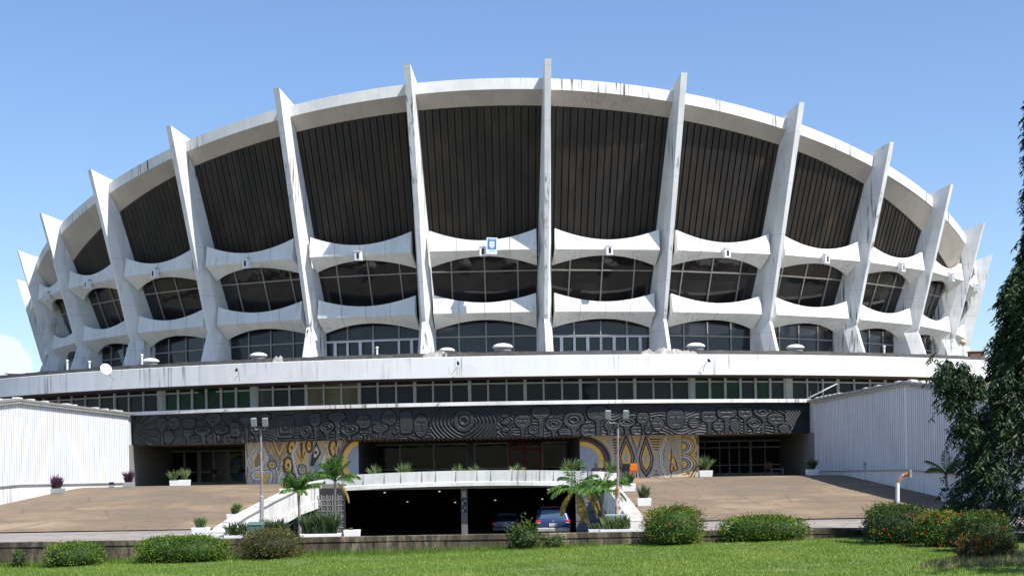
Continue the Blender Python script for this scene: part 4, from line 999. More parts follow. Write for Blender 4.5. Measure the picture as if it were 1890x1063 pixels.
screen('grey pierced block screen left of the garage opening', XL + 0.1, X_(636, 82), 81.9, -0.95, lambda x: 2.0)
t = thing('board_screen', 'blue grey board screen right of the garage opening', 'screen', (5, 81.9, -0.9)); mb = MB()
for j in range(6): mb.box(X_(1062, 82), XR - 0.05, 81.9 + 0.01 * (j % 2), 81.97 + 0.01 * (j % 2), -0.9 + j * 0.5, -0.9 + j * 0.5 + 0.47)
mb.build('boards', simple('blue_grey_board', (0.16, 0.17, 0.21), 0.8, var=0.5), t)

# ------------------------------------------------------------------ vegetation builders
def leaf_quads(C, D, L, Wd, bend=0.0):
    """C centres (n,3), D directions (n,3), lengths, widths -> diamond leaves with 4 verts"""
    n = len(C); D = D / (np.linalg.norm(D, axis=1, keepdims=True) + 1e-9)
    r = RNG.normal(size=(n, 3)); S = np.cross(D, r); S /= (np.linalg.norm(S, axis=1, keepdims=True) + 1e-9)
    N = np.cross(D, S); L = np.broadcast_to(L, (n,))[:, None]; Wd = np.broadcast_to(Wd, (n,))[:, None]
    base = C - D * L * 0.5; tip = C + D * L * 0.5 - np.array([0, 0, 1]) * L * bend; mid = C + N * L * 0.08
    V = np.stack([base, mid + S * Wd * 0.5, tip, mid - S * Wd * 0.5], 1).reshape(-1, 3)
    F = np.arange(n * 4).reshape(n, 4); return V, F
def rand_dirs(n):
    v = RNG.normal(size=(n, 3)); return v / np.linalg.norm(v, axis=1, keepdims=True)
def lump(p, s, amp, seed=0):
    return np.array([mn.noise(Vector((x * s + seed, y * s, z * s))) for x, y, z in p]) * amp
def clipped_bush(label, px, pyb, d, wpx, hpx, mat, nleaf=5200, flowers=0, group=None, boxy=2.6, name='clipped_bush', depth=1.0, loose=0.072, leaf=0.062):
    b = W(px, pyb, d); w_, h_ = wpx / FPX * d / 2, hpx / FPX * d
    zg = lawn_z(b.x, b.y) - 0.05; t = thing(name, label, 'bush', (b.x, b.y, zg), group)
    zt = W(px, pyb - hpx, d).z; h_ = zt - zg
    u = rand_dirs(nleaf); u[:, 2] = np.where(u[:, 2] < -0.55, -u[:, 2], u[:, 2])
    # superellipsoid shell
    k = (np.abs(u[:, 0]) ** boxy + np.abs(u[:, 1]) ** boxy + np.abs(u[:, 2]) ** boxy) ** (-1 / boxy)
    S = u * k[:, None]; off = lump(S, 2.2, 0.16, px) + lump(S, 6.5, 0.12, px + 5)
    rr = 1 + off + RNG.normal(size=nleaf) * loose - 0.09 * RNG.random(nleaf) ** 2
    rr = rr + (RNG.random(nleaf) < 0.05) * RNG.random(nleaf) * 0.22 * (u[:, 2] > -0.2)
    P = S * rr[:, None]; P[:, 0] *= w_; P[:, 1] *= w_ * depth; P[:, 2] = P[:, 2] * h_ * 0.55 + h_ * 0.47
    P += np.array([b.x, b.y, zg]); P[:, 2] = np.maximum(P[:, 2], zg)
    Dr = u + rand_dirs(nleaf) * 0.9
    V, F = leaf_quads(P, Dr, leaf * RNG.uniform(0.7, 1.5, nleaf), leaf * 0.55)
    cl = lump(S, 3.0, 0.55, px + 9)
    ti = np.clip(0.36 + 0.8 * cl + RNG.normal(size=nleaf) * 0.17 + 0.12 * u[:, 2], 0, 0.97)  # last term puts the light from above into the leaf tint
    # twiggy solid heart so that the far side does not show through
    hv, hf = [], []; m, q = 14, 10
    for i in range(q + 1):
        for j in range(m):
            a, e_ = 2 * PI * j / m, PI * i / q - PI / 2; v = np.array([math.cos(a) * math.cos(e_), math.sin(a) * math.cos(e_), math.sin(e_)])
            kk = (abs(v[0]) ** boxy + abs(v[1]) ** boxy + abs(v[2]) ** boxy) ** (-1 / boxy); v = v * kk * 0.84
            hv.append((v[0] * w_ + b.x, v[1] * w_ * depth + b.y, max(zg, v[2] * h_ * 0.55 + h_ * 0.47 + zg)))
    for i in range(q):
        for j in range(m): hf.append((i * m + j, i * m + (j + 1) % m, (i + 1) * m + (j + 1) % m, (i + 1) * m + j))
    V2 = np.concatenate([V, np.array(hv)]); F2 = np.concatenate([F, np.array(hf) + len(V)])
    tint = np.concatenate([np.repeat(ti, 4), np.full(len(hv), 0.05)])
    np_mesh('foliage', V2, F2, mat, t, {'tint': ('FLOAT', tint)})
    if flowers:
        ii = RNG.choice(nleaf, flowers, replace=False); cc = P[ii] + u[ii] * 0.03
        ctr = np.repeat(cc, 5, 0) + RNG.normal(size=(flowers * 5, 3)) * 0.022
        V, F = leaf_quads(ctr, rand_dirs(flowers * 5), 0.040, 0.035)
        np_mesh('blossoms', V, F, M['flower'], t, {'tint': ('FLOAT', np.repeat(RNG.random(flowers * 5), 4))})
    mb = MB()
    for i in range(3): mb.tube([(b.x + (i - 1) * w_ * 0.2, b.y, zg - 0.1), (b.x + (i - 1) * w_ * 0.35, b.y, zg + h_ * 0.4)], 0.02, 5)
    mb.build('stems', M['bark'], t)
    return t
GB = 'clipped bushes along the lawn edge'
clipped_bush('low clipped green bush at the far left of the garden wall', 139, 1037, 50.6, 100, 35, M['bush'], 3600, group=GB)
clipped_bush('wide low clipped bush with yellow green top, left of the brownish bush', 339, 1037, 50.4, 166, 47, M['bush'], 7000, 3, group=GB, depth=0.55)
clipped_bush('brownish half dry bush below the left ramp parapet', 501, 1032, 50.5, 108, 54, M['bush_brown'], 4800, group=GB, boxy=2.2, loose=0.12)
clipped_bush('round bush with scattered red blossom right of the palms', 1244, 1001, 50.7, 104, 64, M['bush'], 5800, 90, group=GB, boxy=2.8)
clipped_bush('wide low yellow green clipped bush against the wall on the right', 1409, 996, 50.9, 154, 43, M['bush'], 6800, 10, group=GB, depth=0.55)
clipped_bush('dark green clipped bush beneath the rusty pipe lamp', 1656, 1010, 46.8, 112, 76, M['bush_dark'], 6800, 40, group=GB, boxy=3.0)
clipped_bush('bush full of red blossom between two dark clipped bushes', 1732, 1016, 44.6, 80, 70, M['bush'], 5000, 130, group=GB)
clipped_bush('large dark clipped bush under the drooping tree', 1808, 1032, 41.8, 106, 84, M['bush_dark'], 7000, 40, group=GB)
clipped_bush('small front bush with dull green leaves, nearest on the right', 1820, 1047, 38.6, 92, 58, M['bush_brown'], 5200, 44, group=GB, loose=0.09)
clipped_bush('ragged leafy sapling growing against the wall before the parked cars', 968, 1008, 51.0, 56, 40, M['bush_dark'], 900, group=None, boxy=1.6, name='wall_sapling', loose=0.35, leaf=0.10)
clipped_bush('small weed clump at the foot of the wall, far left', 35, 1046, 50.9, 26, 28, M['bush_dark'], 260, group=None, boxy=1.6, name='weed_clump', loose=0.35, leaf=0.10)
clipped_bush('thin weed clump at the foot of the wall right of the sapling', 1022, 1006, 51.1, 40, 18, M['bush_dark'], 260, group=None, boxy=1.6, name='weed_clump', loose=0.35, leaf=0.09)

# lawn grass: blades over everything the photograph can see
def grass():
    n = 330000
    y = 32.0 + (WALLY - 32.0) * RNG.random(n) ** 1.0; x = RNG.uniform(-1, 1, n) * (y * 0.36 + 2)
    wy = np.interp(x, [p[0] for p in WALL], [p[1] for p in WALL]); y = np.minimum(y, wy - 0.05 - RNG.random(n) * 0.4)
    gz = np.array([lawn_z(a, b) for a, b in zip(x, y)])
    pat = np.array([mn.noise(Vector((a * 0.35, b * 0.35, 5))) for a, b in zip(x, y)]); pat2 = np.array([mn.noise(Vector((a * 1.4, b * 1.4, 8))) for a, b in zip(x, y)])
    edge = np.clip(1 - (wy - y) / 2.2, 0, 1)
    h = 0.050 * (1 + 0.5 * pat + 0.4 * pat2 + 0.9 * edge * (x < 3)) * RNG.uniform(0.6, 1.5, n)
    a = RNG.uniform(0, 2 * PI, n); w_ = 0.0095 * RNG.uniform(0.7, 1.4, n); lean = RNG.normal(size=(n, 2)) * 0.035
    b0 = np.stack([x - np.cos(a) * w_, y - np.sin(a) * w_, gz - 0.01], -1); b1 = np.stack([x + np.cos(a) * w_, y + np.sin(a) * w_, gz - 0.01], -1)
    tp = np.stack([x + lean[:, 0], y + lean[:, 1], gz + h], -1)
    V = np.stack([b0, b1, tp], 1).reshape(-1, 3); F = np.arange(n * 3).reshape(n, 3)
    ti = np.clip(0.54 + 0.50 * pat + 0.28 * pat2 + RNG.normal(size=n) * 0.16, 0, 1)
    tag(np_mesh('grass', V, F, M['grass'], None, {'tint': ('FLOAT', np.repeat(ti, 3))}), 'bright green mown grass covering the lawn', 'grass', kind='stuff')
    # dry weeds at the right corner and tall weeds along the foot of the wall
    n = 9000
    x = RNG.uniform(9.5, 14.5, n); y = RNG.uniform(36.2, 40.5, n); ok = (x - 9.5) * 1.1 > (y - 36.2) * 0.9; x, y = x[ok], y[ok]; n = len(x)
    n2 = 7000; x2 = -19 + 22 * RNG.random(n2) ** 1.3; y2 = WALLY - 0.15 - RNG.random(n2) * 0.7
    x = np.concatenate([x, x2]); y = np.concatenate([y, y2]); h = np.concatenate([RNG.uniform(0.06, 0.22, n), RNG.uniform(0.08, 0.30, n2)]) 
    dry = np.concatenate([np.full(n, 0.75), np.full(n2, 0.0)]); n = n + n2
    gz = np.array([lawn_z(a, b) for a, b in zip(x, y)]); a = RNG.uniform(0, 2 * PI, n); w_ = 0.011; lean = RNG.normal(size=(n, 2)) * 0.06
    V = np.stack([np.stack([x - np.cos(a) * w_, y - np.sin(a) * w_, gz - 0.01], -1), np.stack([x + np.cos(a) * w_, y + np.sin(a) * w_, gz - 0.01], -1), np.stack([x + lean[:, 0], y + lean[:, 1], gz + h], -1)], 1).reshape(-1, 3)
    F = np.arange(n * 3).reshape(n, 3); k = int((dry > 0.1).sum())
    tag(np_mesh('weeds', V[:k * 3], F[:k], M['weed'], None, {'tint': ('FLOAT', np.repeat(RNG.random(k), 3))}), 'dry straw coloured weeds in the near right corner', 'weeds', kind='stuff')
    tag(np_mesh('weeds', V[k * 3:], F[:n - k], M['grass'], None, {'tint': ('FLOAT', np.repeat(RNG.random(n - k) * 0.6, 3))}), 'tall green weeds along the foot of the stained wall', 'weeds', kind='stuff')
grass()

# drooping tree: hanging sprays of narrow leaves round a tall trunk
def droop_tree(label, x, y, z0, H, rad, sprays, limbs, name='drooping_tree', cat='tree', leaf=0.21):
    t = thing(name, label, cat, (x, y, z0)); mb = MB()
    mb.tube([(x, y, z0 - 0.2), (x + 0.05, y, z0 + H * 0.3), (x - 0.05, y, z0 + H * 0.65), (x, y, z0 + H * 0.97)], [0.22, 0.17, 0.11, 0.03], 10)
    tips = []
    for i in range(46):
        f = 0.10 + 0.86 * (i + random.random() * 0.6) / 46; a = i * 2.4; z = z0 + H * f; r = rad(z) * 0.92
        p0 = (x, y, z); p1 = (x + math.cos(a) * r * 0.55, y + math.sin(a) * r * 0.55, z + 0.25); p2 = (x + math.cos(a) * r, y + math.sin(a) * r, z - 0.35)
        mb.tube([p0, p1, p2], [0.05, 0.03, 0.012], 5, cap=False)
    P = []
    for L in limbs:
        mb.tube(L, [0.08] + [0.05] * (len(L) - 2) + [0.02], 6)
    mb.build('trunk', M['bark'], t)
    # crown sprays
    C, D, tint = [], [], []
    def spray(c, o, tn):
        m = 20; length = random.uniform(0.3, 0.7); d0 = Vector((o[0] * 0.5, o[1] * 0.5, -0.35 - random.random() * 0.5)).normalized()
        for i in range(m):
            s = i / m * length; p = Vector(c) + d0 * s + Vector((0, 0, -0.25 * s * s)); a = i * 2.4
            side_ = Vector((math.cos(a), math.sin(a), 0)) * 0.05
            C.append(p + side_ + Vector((random.gauss(0, 0.03), random.gauss(0, 0.03), 0))); D.append(Vector((math.cos(a) * 0.75 + o[0] * 0.3, math.sin(a) * 0.75 + o[1] * 0.3, -0.85 + random.random() * 0.7))); tint.append(tn + random.gauss(0, 0.12))
    for i in range(sprays):
        z = z0 + 0.3 + (H - 0.3) * random.random(); r = rad(z); a = random.random() * 2 * PI
        q = mn.noise(Vector((math.cos(a) * 1.6 + x, math.sin(a) * 1.6, z * 0.55))); q2 = mn.noise(Vector((math.cos(a) * 4, math.sin(a) * 4, z * 1.3)))
        rr = r * (0.62 + 0.38 * random.random() ** 0.5) * (1 + 0.40 * q + 0.20 * q2)
        spray((x + math.cos(a) * rr, y + math.sin(a) * rr, z), (math.cos(a), math.sin(a)), 0.35 + 0.35 * q2 + 0.15 * q)
    for L in limbs:
        for i in range(len(L) - 1):
            for k in range(46):
                f = random.random(); p = Vector(L[i]).lerp(Vector(L[i + 1]), f)
                spray(p + Vector((random.gauss(0, 0.20), random.gauss(0, 0.20), random.gauss(0.02, 0.14))), (random.gauss(0, 0.5), random.gauss(0, 0.5)), 0.4)
    V, F = leaf_quads(np.array([tuple(c) for c in C]), np.array([tuple(d) for d in D]), leaf * RNG.uniform(0.55, 1.35, len(C)), leaf * 0.26, bend=0.12)
    np_mesh('crown', V, F, M['tree'], t, {'tint': ('FLOAT', np.repeat(np.clip(np.array(tint), 0, 1), 4))})
    return t
zt_ = [0.9, 1.8, 3.0, 4.2, 5.2, 6.2, 7.2, 8.4, 9.2, 10.2, 11.2, 12.2, 13.2, 14.0, 15.6]
rt_ = [2.9, 3.3, 3.1, 2.3, 1.9, 1.75, 1.55, 1.35, 1.05, 0.75, 0.62, 0.62, 0.66, 0.5, 0.15]
TX, TY = 17.35, 47.6
lb = [(TX - 0.3, TY, 6.0), tuple(W(1810, 715, TY - 1)), tuple(W(1772, 690, TY - 1.2)), tuple(W(1745, 672, TY - 1.2)), tuple(W(1752, 720, TY - 1.2)), tuple(W(1778, 760, TY - 1.2)), tuple(W(1783, 795, TY - 1.2))]
droop_tree('tall dark drooping tree at the right edge with long hanging leaves', TX, TY, 0.45, 15.3, lambda z: float(np.interp(z, zt_, rt_)), 5200, [lb])
droop_tree('broad tree outside the right edge that shades the near lawn', 17.2, 33.6, 0.0, 9.6, lambda z: float(np.interp(z, [0, 2.6, 3.2, 5.5, 8.5, 9.8], [0.02, 0.05, 1.6, 3.2, 2.6, 0.4])), 1000, [], name='shade_tree', leaf=0.30)

# feather palms
def palm(label, x, y, z0, th, fl, nf, dry=0, lean=(0, 0), group=None, loc=None, name='palm', droop=1.0, stems=None):
    t = thing(name, label, 'palm', (x, y, z0), group); mb = MB()
    top = Vector((x + lean[0], y + lean[1], z0 + th))
    mb.tube([(x, y, z0 - 0.1), (x + lean[0] * 0.3, y, z0 + th * 0.35), (x + lean[0] * 0.7, y, z0 + th * 0.7), top], [0.075, 0.06, 0.05, 0.055], 8)
    mb.build('trunk', M['palmbark'], t)
    for dr in (0, 1):
        C, D, Ls = [], [], []; mr_ = MB(); cnt = dry if dr else nf
        if not cnt: continue
        for i in range(cnt):
            a = i * 2.399 + random.random() * 0.5; el = (random.uniform(0.45, 1.45) if not dr else random.uniform(-0.2, 0.9))
            d = Vector((math.cos(a) * math.cos(el), math.sin(a) * math.cos(el), math.sin(el))); p = top.copy(); L = fl * random.uniform(0.8, 1.1); seg = 20; pts = [p.copy()]
            for s in range(seg):
                d = (d + Vector((0, 0, -0.062 * droop * (1.5 if dr else 1)))).normalized(); p = p + d * (L / seg); pts.append(p.copy())
                if s < 2: continue
                sd_ = d.cross(Vector((0, 0, 1))); sd_ = sd_.normalized() if sd_.length > 0.1 else Vector((1, 0, 0))
                ll = 0.30 * fl * math.sin(PI * (s + 1.5) / (seg + 3)) + 0.06
                for sgn in (-1, 1):
                    for h_ in (0, 0.33, 0.66):
                        dd = (sd_ * sgn * 0.62 + d * 0.72 + Vector((0, 0, -0.42 - 0.35 * dr + 0.30 * random.random()))).normalized()
                        C.append(p + d * (L / seg) * h_ + dd * ll * 0.5); D.append(dd); Ls.append(ll)
            mr_.tube(pts, [0.016] * 8 + [0.008] * (len(pts) - 8), 4, cap=False)
        V, F = leaf_quads(np.array([tuple(c) for c in C]), np.array([tuple(q) for q in D]), np.array(Ls), 0.030, bend=0.30)
        f = np_mesh('dry_fronds' if dr else 'fronds', V, F, M['palm_dry'] if dr else M['palm'], t, {'tint': ('FLOAT', np.repeat(RNG.random(len(C)), 4))})
        mr_.build('frond_stalks', M['palm_dry'] if dr else M['palm'], f)
    return t
def pz(x, y): return pit_z(y)
GP = 'young palms by the garage opening'
p = W(607, 985, 60.5); palm('young palm with bright green crown left of the taller palm', X_(554, 59.5, 985), 59.5, 0.25, 1.80, 0.95, 15, 0, (-0.03, 0), GP)
palm('young palm with orange dry fronds under its green crown', X_(618, 61, 985), 61, 0.22, 2.25, 1.05, 15, 1, (0.04, 0), GP)
palm('leaning palm with yellowed arching fronds before the parked car', X_(1092, 62, 985), 62, 0.15, 1.75, 1.35, 11, 6, (-0.55, 0), GP, droop=1.35)
palm('palm with fresh green fronds between yellowed palm and lamp post', X_(1114, 61, 985), 61, 0.15, 1.7, 1.25, 14, 0, (0.0, 0), GP, droop=1.2)
palm('small potted palm at the foot of the right wing wall', X_(1747, 70, 905), 70, 1.85, 0.5, 1.05, 9, 0, (0, 0), droop=0.8)

# potted plants: white concrete box with sword leaves
def spiky(V_, F_, T_, c, n, L, spread, wd, seed=0, up=1.0):
    n = int(n * 1.6)
    for i in range(n):
        a = random.random() * 2 * PI; q = random.random() ** 0.7 * spread; b0 = Vector(c) + Vector((random.gauss(0, 0.07), random.gauss(0, 0.05), 0))
        d = Vector((math.cos(a) * q, math.sin(a) * q, up)).normalized(); sd_ = d.cross(Vector((math.sin(a * 3), math.cos(a * 5), 0.3))).normalized(); l = L * random.uniform(0.6, 1.15)
        m = b0 + d * l * 0.5 + Vector((0, 0, 0.03)); e = b0 + d * l + Vector((0, 0, -0.10 * l * q * 2)); k = len(V_)
        V_ += [b0 - sd_ * wd * 0.4, b0 + sd_ * wd * 0.4, m + sd_ * wd * 0.5, m - sd_ * wd * 0.5, e, e]
        F_ += [(k, k + 1, k + 2, k + 3), (k + 3, k + 2, k + 4, k + 5)]; tt = random.random(); T_ += [tt * 0.7] * 2 + [tt * 0.9] * 2 + [min(1, tt + 0.25)] * 2
def potted(label, x, y, z0, bw, bd, bh, n, L, mat='spike', spread=0.7, group=None, clumps=1, taper=0.92, name='potted_plant', wd=0.062, potmat='planter', up=1.0):
    t = thing(name, label, 'potted plant', (x, y, z0), group)
    mb = MB(); a, b = bw / 2, bd / 2; tp = 1 / taper
    mb.loft([[(x - a * taper, y - b * taper, z0), (x + a * taper, y - b * taper, z0), (x + a * taper, y + b * taper, z0), (x - a * taper, y + b * taper, z0)],
             [(x - a, y - b, z0 + bh), (x + a, y - b, z0 + bh), (x + a, y + b, z0 + bh), (x - a, y + b, z0 + bh)],
             [(x - a + 0.04, y - b + 0.04, z0 + bh), (x + a - 0.04, y - b + 0.04, z0 + bh), (x + a - 0.04, y + b - 0.04, z0 + bh), (x - a + 0.04, y + b - 0.04, z0 + bh)],
             [(x - a + 0.04, y - b + 0.04, z0 + bh - 0.06), (x + a - 0.04, y - b + 0.04, z0 + bh - 0.06), (x + a - 0.04, y + b - 0.04, z0 + bh - 0.06), (x - a + 0.04, y + b - 0.04, z0 + bh - 0.06)]])
    mb.build('planter_box', M[potmat], t, bevel=0.012)
    V_, F_, T_ = [], [], []
    for c in range(clumps): spiky(V_, F_, T_, (x + (c - (clumps - 1) / 2) * bw * 0.8 / clumps, y, z0 + bh - 0.05), n, L, spread, wd, up=up)
    np_mesh('leaves', [tuple(v) for v in V_], F_, M[mat], t, {'tint': ('FLOAT', T_)})
    return t
GQ = 'white box planters with sword leaves'
def pot_at(label, pxc, py_base, d, wpx, hpx, n, Lpx, **k):
    p = W(pxc, py_base, d); return potted(label, p.x, p.y, k.pop('z', p.z), wpx / FPX * d, min(0.7, wpx / FPX * d * 0.8), hpx / FPX * d, n, Lpx / FPX * d, group=k.pop('group', GQ), **k)
def ontop(y): return ramp_z(y)
pot_at('white box planter with sword leaves right of the left porch wall', 341, 897, 90, 20, 11, 46, 26, z=2.34)
pot_at('white box planter, the left one of the pair before the left porch', 322, 898, 91, 16, 10, 34, 24, z=2.34)
pot_at('planter with pale sword leaves tucked against the left ramp parapet', 436, 960, 66.2, 32, 14, 60, 26, z=ramp_z(66.2) - 0.05)
pot_at('planter beside the lowest end of the left ramp parapet', 371, 992, 55.0, 31, 17, 50, 24, z=0.59)
pot_at('planter on the ramp half hidden behind the upper left parapet', 530, 915, 80, 26, 12, 60, 26, z=ramp_z(80))
pot_at('planter with reddish leaves at the head of the left parapet', 572, 886, 84.5, 24, 12, 46, 20, z=ramp_z(84.5), mat='purple')
for i, (px_, L_, lab) in enumerate(((692, 26, 'yellow tipped sword leaves above the left end of the bridge parapet'), (746, 30, 'large tuft of sword leaves second from left above the bridge parapet'), (846, 24, 'tuft of sword leaves left of the shop front pillar'),
                     (878, 24, 'tuft of sword leaves right of the shop front pillar'), (956, 25, 'tuft of sword leaves before the red door'), (1051, 34, 'dense tuft of sword leaves before the right shop window'), (1128, 30, 'tuft of sword leaves between the seated person and the lamp post'))):
    pot_at('box planter, ' + lab, px_, 880, 83.4 + 0.1 * (i % 3), 26, 10, 52, L_, z=2.36, spread=0.95)
pot_at('white box planter left of the right porch doors on the terrace', 1302, 880, 90.5, 25, 12, 60, 32, z=2.34, spread=0.9)
pot_at('white box planter with dark leaves at the right porch wall', 1499, 877, 88.5, 22, 11, 46, 26, z=2.34, mat='spike_dark')
pot_at('white box planter with dark leaves halfway along the right wing', 1604, 875, 84.0, 24, 14, 46, 26, z=ramp_z(84.0), mat='spike_dark')
pot_at('upper white box planter beside the right ramp parapet', 1160, 920, 78.5, 26, 15, 60, 26, z=ramp_z(78.5), mat='spike_dark')
pot_at('lower white box planter beside the right ramp parapet', 1189, 950, 69.8, 26, 15, 60, 28, z=ramp_z(69.8), mat='spike_dark')
pot_at('white tub of the small palm at the right wing wall', 1745, 916, 69.6, 17, 19, 14, 12, z=ramp_z(69.6), mat='spike_dark')
pot_at('dark purple leafed plant in a low tub beside the left wing', 104, 905, 84, 28, 9, 170, 28, z=ramp_z(84), mat='purple', potmat='grey', wd=0.06)
pot_at('purple leafed plant in a low tub at the left porch corner', 238, 898, 91, 20, 8, 110, 26, z=2.34, mat='purple', potmat='grey', wd=0.06)
pot_at('very low purple plant between the two tubs of the left wing', 206, 901, 89, 10, 4, 30, 9, z=2.33, mat='purple', potmat='grey', wd=0.06)
GL = 'long white planters on the sunken drive'
pot_at('long white planter with sword leaves left of the green bin', 438, 990, 57.5, 44, 16, 56, 30, z=0.2, clumps=2, group=GL, mat='spike_dark')
pot_at('long white planter with dense sword leaves right of the green bin', 505, 992, 58, 58, 17, 60, 32, z=0.2, clumps=3, group=GL, mat='spike_dark')
pot_at('long white planter under the two left palms', 592, 992, 57.2, 74, 17, 50, 48, z=0.2, clumps=4, group=GL, mat='spike_dark')
pot_at('long white planter right of the taller left palm', 650, 990, 60.8, 30, 16, 6, 8, z=0.2, clumps=1, group=GL)
pot_at('long white planter with yellowish leaves at the right parapet', 1137, 984, 57.8, 62, 13, 46, 30, z=0.24, clumps=3, group=GL, spread=0.6)
pot_at('blue white planter under the right palms', 1102, 984, 58.6, 32, 12, 24, 16, z=0.24, clumps=2, group=GL, mat='spike_dark')

# ------------------------------------------------------------------ things on and around the building
# floodlights on the upper spandrels
def flood_proto():
    t = thing('floodlight', 'white box floodlight on an upper spandrel', 'floodlight', (0, 0, 0), 'box floodlights on the upper spandrels')
    mb = MB(); mb.box(-0.23, 0.23, -0.42, 0.0, -0.34, 0.26); mb.box(-0.25, 0.25, -0.46, 0.0, 0.26, 0.31); mb.build('housing', M['white'], t, bevel=0.02)
    mb = MB(); mb.box(-0.07, 0.10, -0.432, -0.42, -0.22, 0.16); mb.build('lens', M['black'], t)
    mb = MB(); mb.box(-0.05, 0.05, -0.14, 0.25, 0.31, 0.42); mb.build('bracket', M['rust'], t); return t
fp = flood_proto(); side_names = {-5: 'fifth', -4: 'fourth', -3: 'third', -2: 'second', -1: 'first', 0: 'first', 1: 'second', 2: 'third', 3: 'fourth', 4: 'fifth'}
for k in range(-6, 6):
    am, er, et = bay_frame(k); q = Vector((0, DC, HU * U + E_Z - 0.10)) + er * (RU * U * math.cos(DP / 2) + 0.05)
    if k == -1: lab = 'white box floodlight directly left of the blue and white sign'
    elif k < -1: lab = 'white box floodlight, number %d counting left from the blue and white sign' % (-k)
    else: lab = 'white box floodlight, number %d counting right from the blue and white sign' % (k + 1)
    if k == -6: fp.location = q; fp.rotation_euler = (0, 0, am); fp['label'] = lab
    else: copy_thing(fp, q, am, 1.0, lab)
# sign
am, er, et = bay_frame(-1); q = W(908, 456, 0.0 + (DC - RU * U) + 0.0); sg = thing('crest_sign', 'blue and white crest sign hung on the central upper spandrel', 'sign', (q.x, DC - RU * U * 0.997 - 0.62, q.z))
o_ = ORG[sg.name]; kx, ky, kz = o_.x, o_.y, o_.z
mb = MB(); mb.box(kx - 0.37, kx + 0.37, ky, ky + 0.08, kz - 0.56, kz + 0.56); mb.build('board', M['white'], sg)
mb = MB(); mb.box(kx - 0.29, kx + 0.29, ky - 0.012, ky - 0.001, kz - 0.22, kz + 0.48); mb.build('blue_field', M['blue_sign'], sg)
mb = MB(); mb.box(kx - 0.22, kx + 0.22, ky - 0.02, ky - 0.013, kz + 0.37, kz + 0.42); mb.build('light_bar', M['cyan_sign'], sg)
mb = MB(); mb.prism([(kx - 0.17, kz + 0.30), (kx + 0.17, kz + 0.30), (kx + 0.17, kz - 0.02), (kx + 0.10, kz - 0.13), (kx, kz - 0.18), (kx - 0.10, kz - 0.13), (kx - 0.17, kz - 0.02)], ky - 0.022, ky - 0.013); sh = mb.build('shield', M['white'], sg)
mb = MB()
for i in range(7): a0_, a1_ = PI * (0.15 + 0.7 * i / 7), PI * (0.15 + 0.7 * (i + 1) / 7); mb.bar((kx + 0.09 * math.cos(a0_), ky - 0.028, kz + 0.05 + 0.09 * math.sin(a0_)), (kx + 0.09 * math.cos(a1_), ky - 0.028, kz + 0.05 + 0.09 * math.sin(a1_)), 0.03, 0.008)
mb.box(kx - 0.07, kx + 0.07, ky - 0.03, ky - 0.023, kz - 0.08, kz - 0.05); mb.build('emblem', M['grey'], sh)
mb = MB(); mb.box(kx - 0.22, kx + 0.22, ky - 0.01, ky - 0.001, kz - 0.37, kz - 0.32); mb.build('caption_bar', M['cyan_sign'], sg)
sg.rotation_euler = (0, 0.05, 0)

# roof vents along the podium
def vent_proto():
    t = thing('roof_vent', 'white mushroom roof vent', 'roof vent', (0, 0, 0), 'mushroom vents on the podium roof')
    mb = MB(); mb.lathe([(0.30, 0.0), (0.30, 0.35), (0.36, 0.38), (0.50, 0.42), (0.50, 0.50), (0.34, 0.53)], n=20); mb.build('base', M['galv'], t, smooth=False)
    mb = MB(); mb.lathe([(0.30, 0.53), (0.58, 0.60), (0.60, 0.66), (0.50, 0.76), (0.30, 0.84), (0.05, 0.87)], n=20); mb.build('cowl', M['plinth'], t, smooth=True)
    mb = MB(); mb.tube([(-0.45, 0, 0), (-0.3, 0, 0.4)], 0.04, 6); mb.tube([(0.45, 0, 0), (0.3, 0, 0.4)], 0.04, 6); mb.build('strut', M['galv'], t); return t
vp = vent_proto()
VL = [(22, 'at the far left end of the podium roof'), (278, 'left of the third leaning rib from the left'), (477, 'near the left part of the podium roof, above the green windows'), (825, 'just left of the taller central vent'), (928, 'largest looking, at the centre of the podium roof'), (1284, 'right of the centre beside the white debris'), (1468, 'farthest right of the vents')]
for i, (px_, lab) in enumerate(VL):
    a = ang_at(px_, 1.225, 655); q = Vector(cyl(a, 1.225, H_DECK + 0.002)); s_ = (0.85, 0.95, 0.95, 0.85, 1.08, 1.02, 0.98)[i]
    if i == 0: vp.location = q; vp.scale = (s_,) * 3; vp['label'] = 'white mushroom roof vent ' + lab
    else: copy_thing(vp, q, random.random(), s_, 'white mushroom roof vent ' + lab)
# satellite dish on the fascia
a = ang_at(200, 1.274, 690); q = Vector(cyl(a, 1.274, 0.157)); t = thing('satellite_dish', 'grey satellite dish on a bent bracket at the left podium fascia', 'satellite dish', q)
c_ = Vector(W(195, 682, q.y - 0.5)); dn = Vector((0.55, -0.75, 0.35)).normalized(); ux = dn.cross(Vector((0, 0, 1))).normalized(); uy = ux.cross(dn)
rows = []
for r, dd in ((0.001, 0), (0.15, 0.012), (0.28, 0.05), (0.38, 0.10), (0.385, 0.09), (0.28, 0.035), (0.15, -0.002), (0.001, -0.012)):
    rows.append([c_ + dn * dd + (ux * math.cos(2 * PI * k / 24) + uy * math.sin(2 * PI * k / 24)) * r for k in range(25)])
mb = MB(); mb.grid(rows); mb.build('dish', M['plinth'], t, smooth=True)
mb = MB(); mb.tube([c_, c_ + Vector((0.15, 0.1, -0.28)), q + Vector((0.45, 0.0, -0.15)), q + Vector((0.5, 0.05, -0.75))], 0.028, 6); mb.tube([q + Vector((0.45, 0.0, -0.2)), q + Vector((0.1, 0.05, -0.75))], 0.02, 6); mb.build('bracket', M['galv'], t)
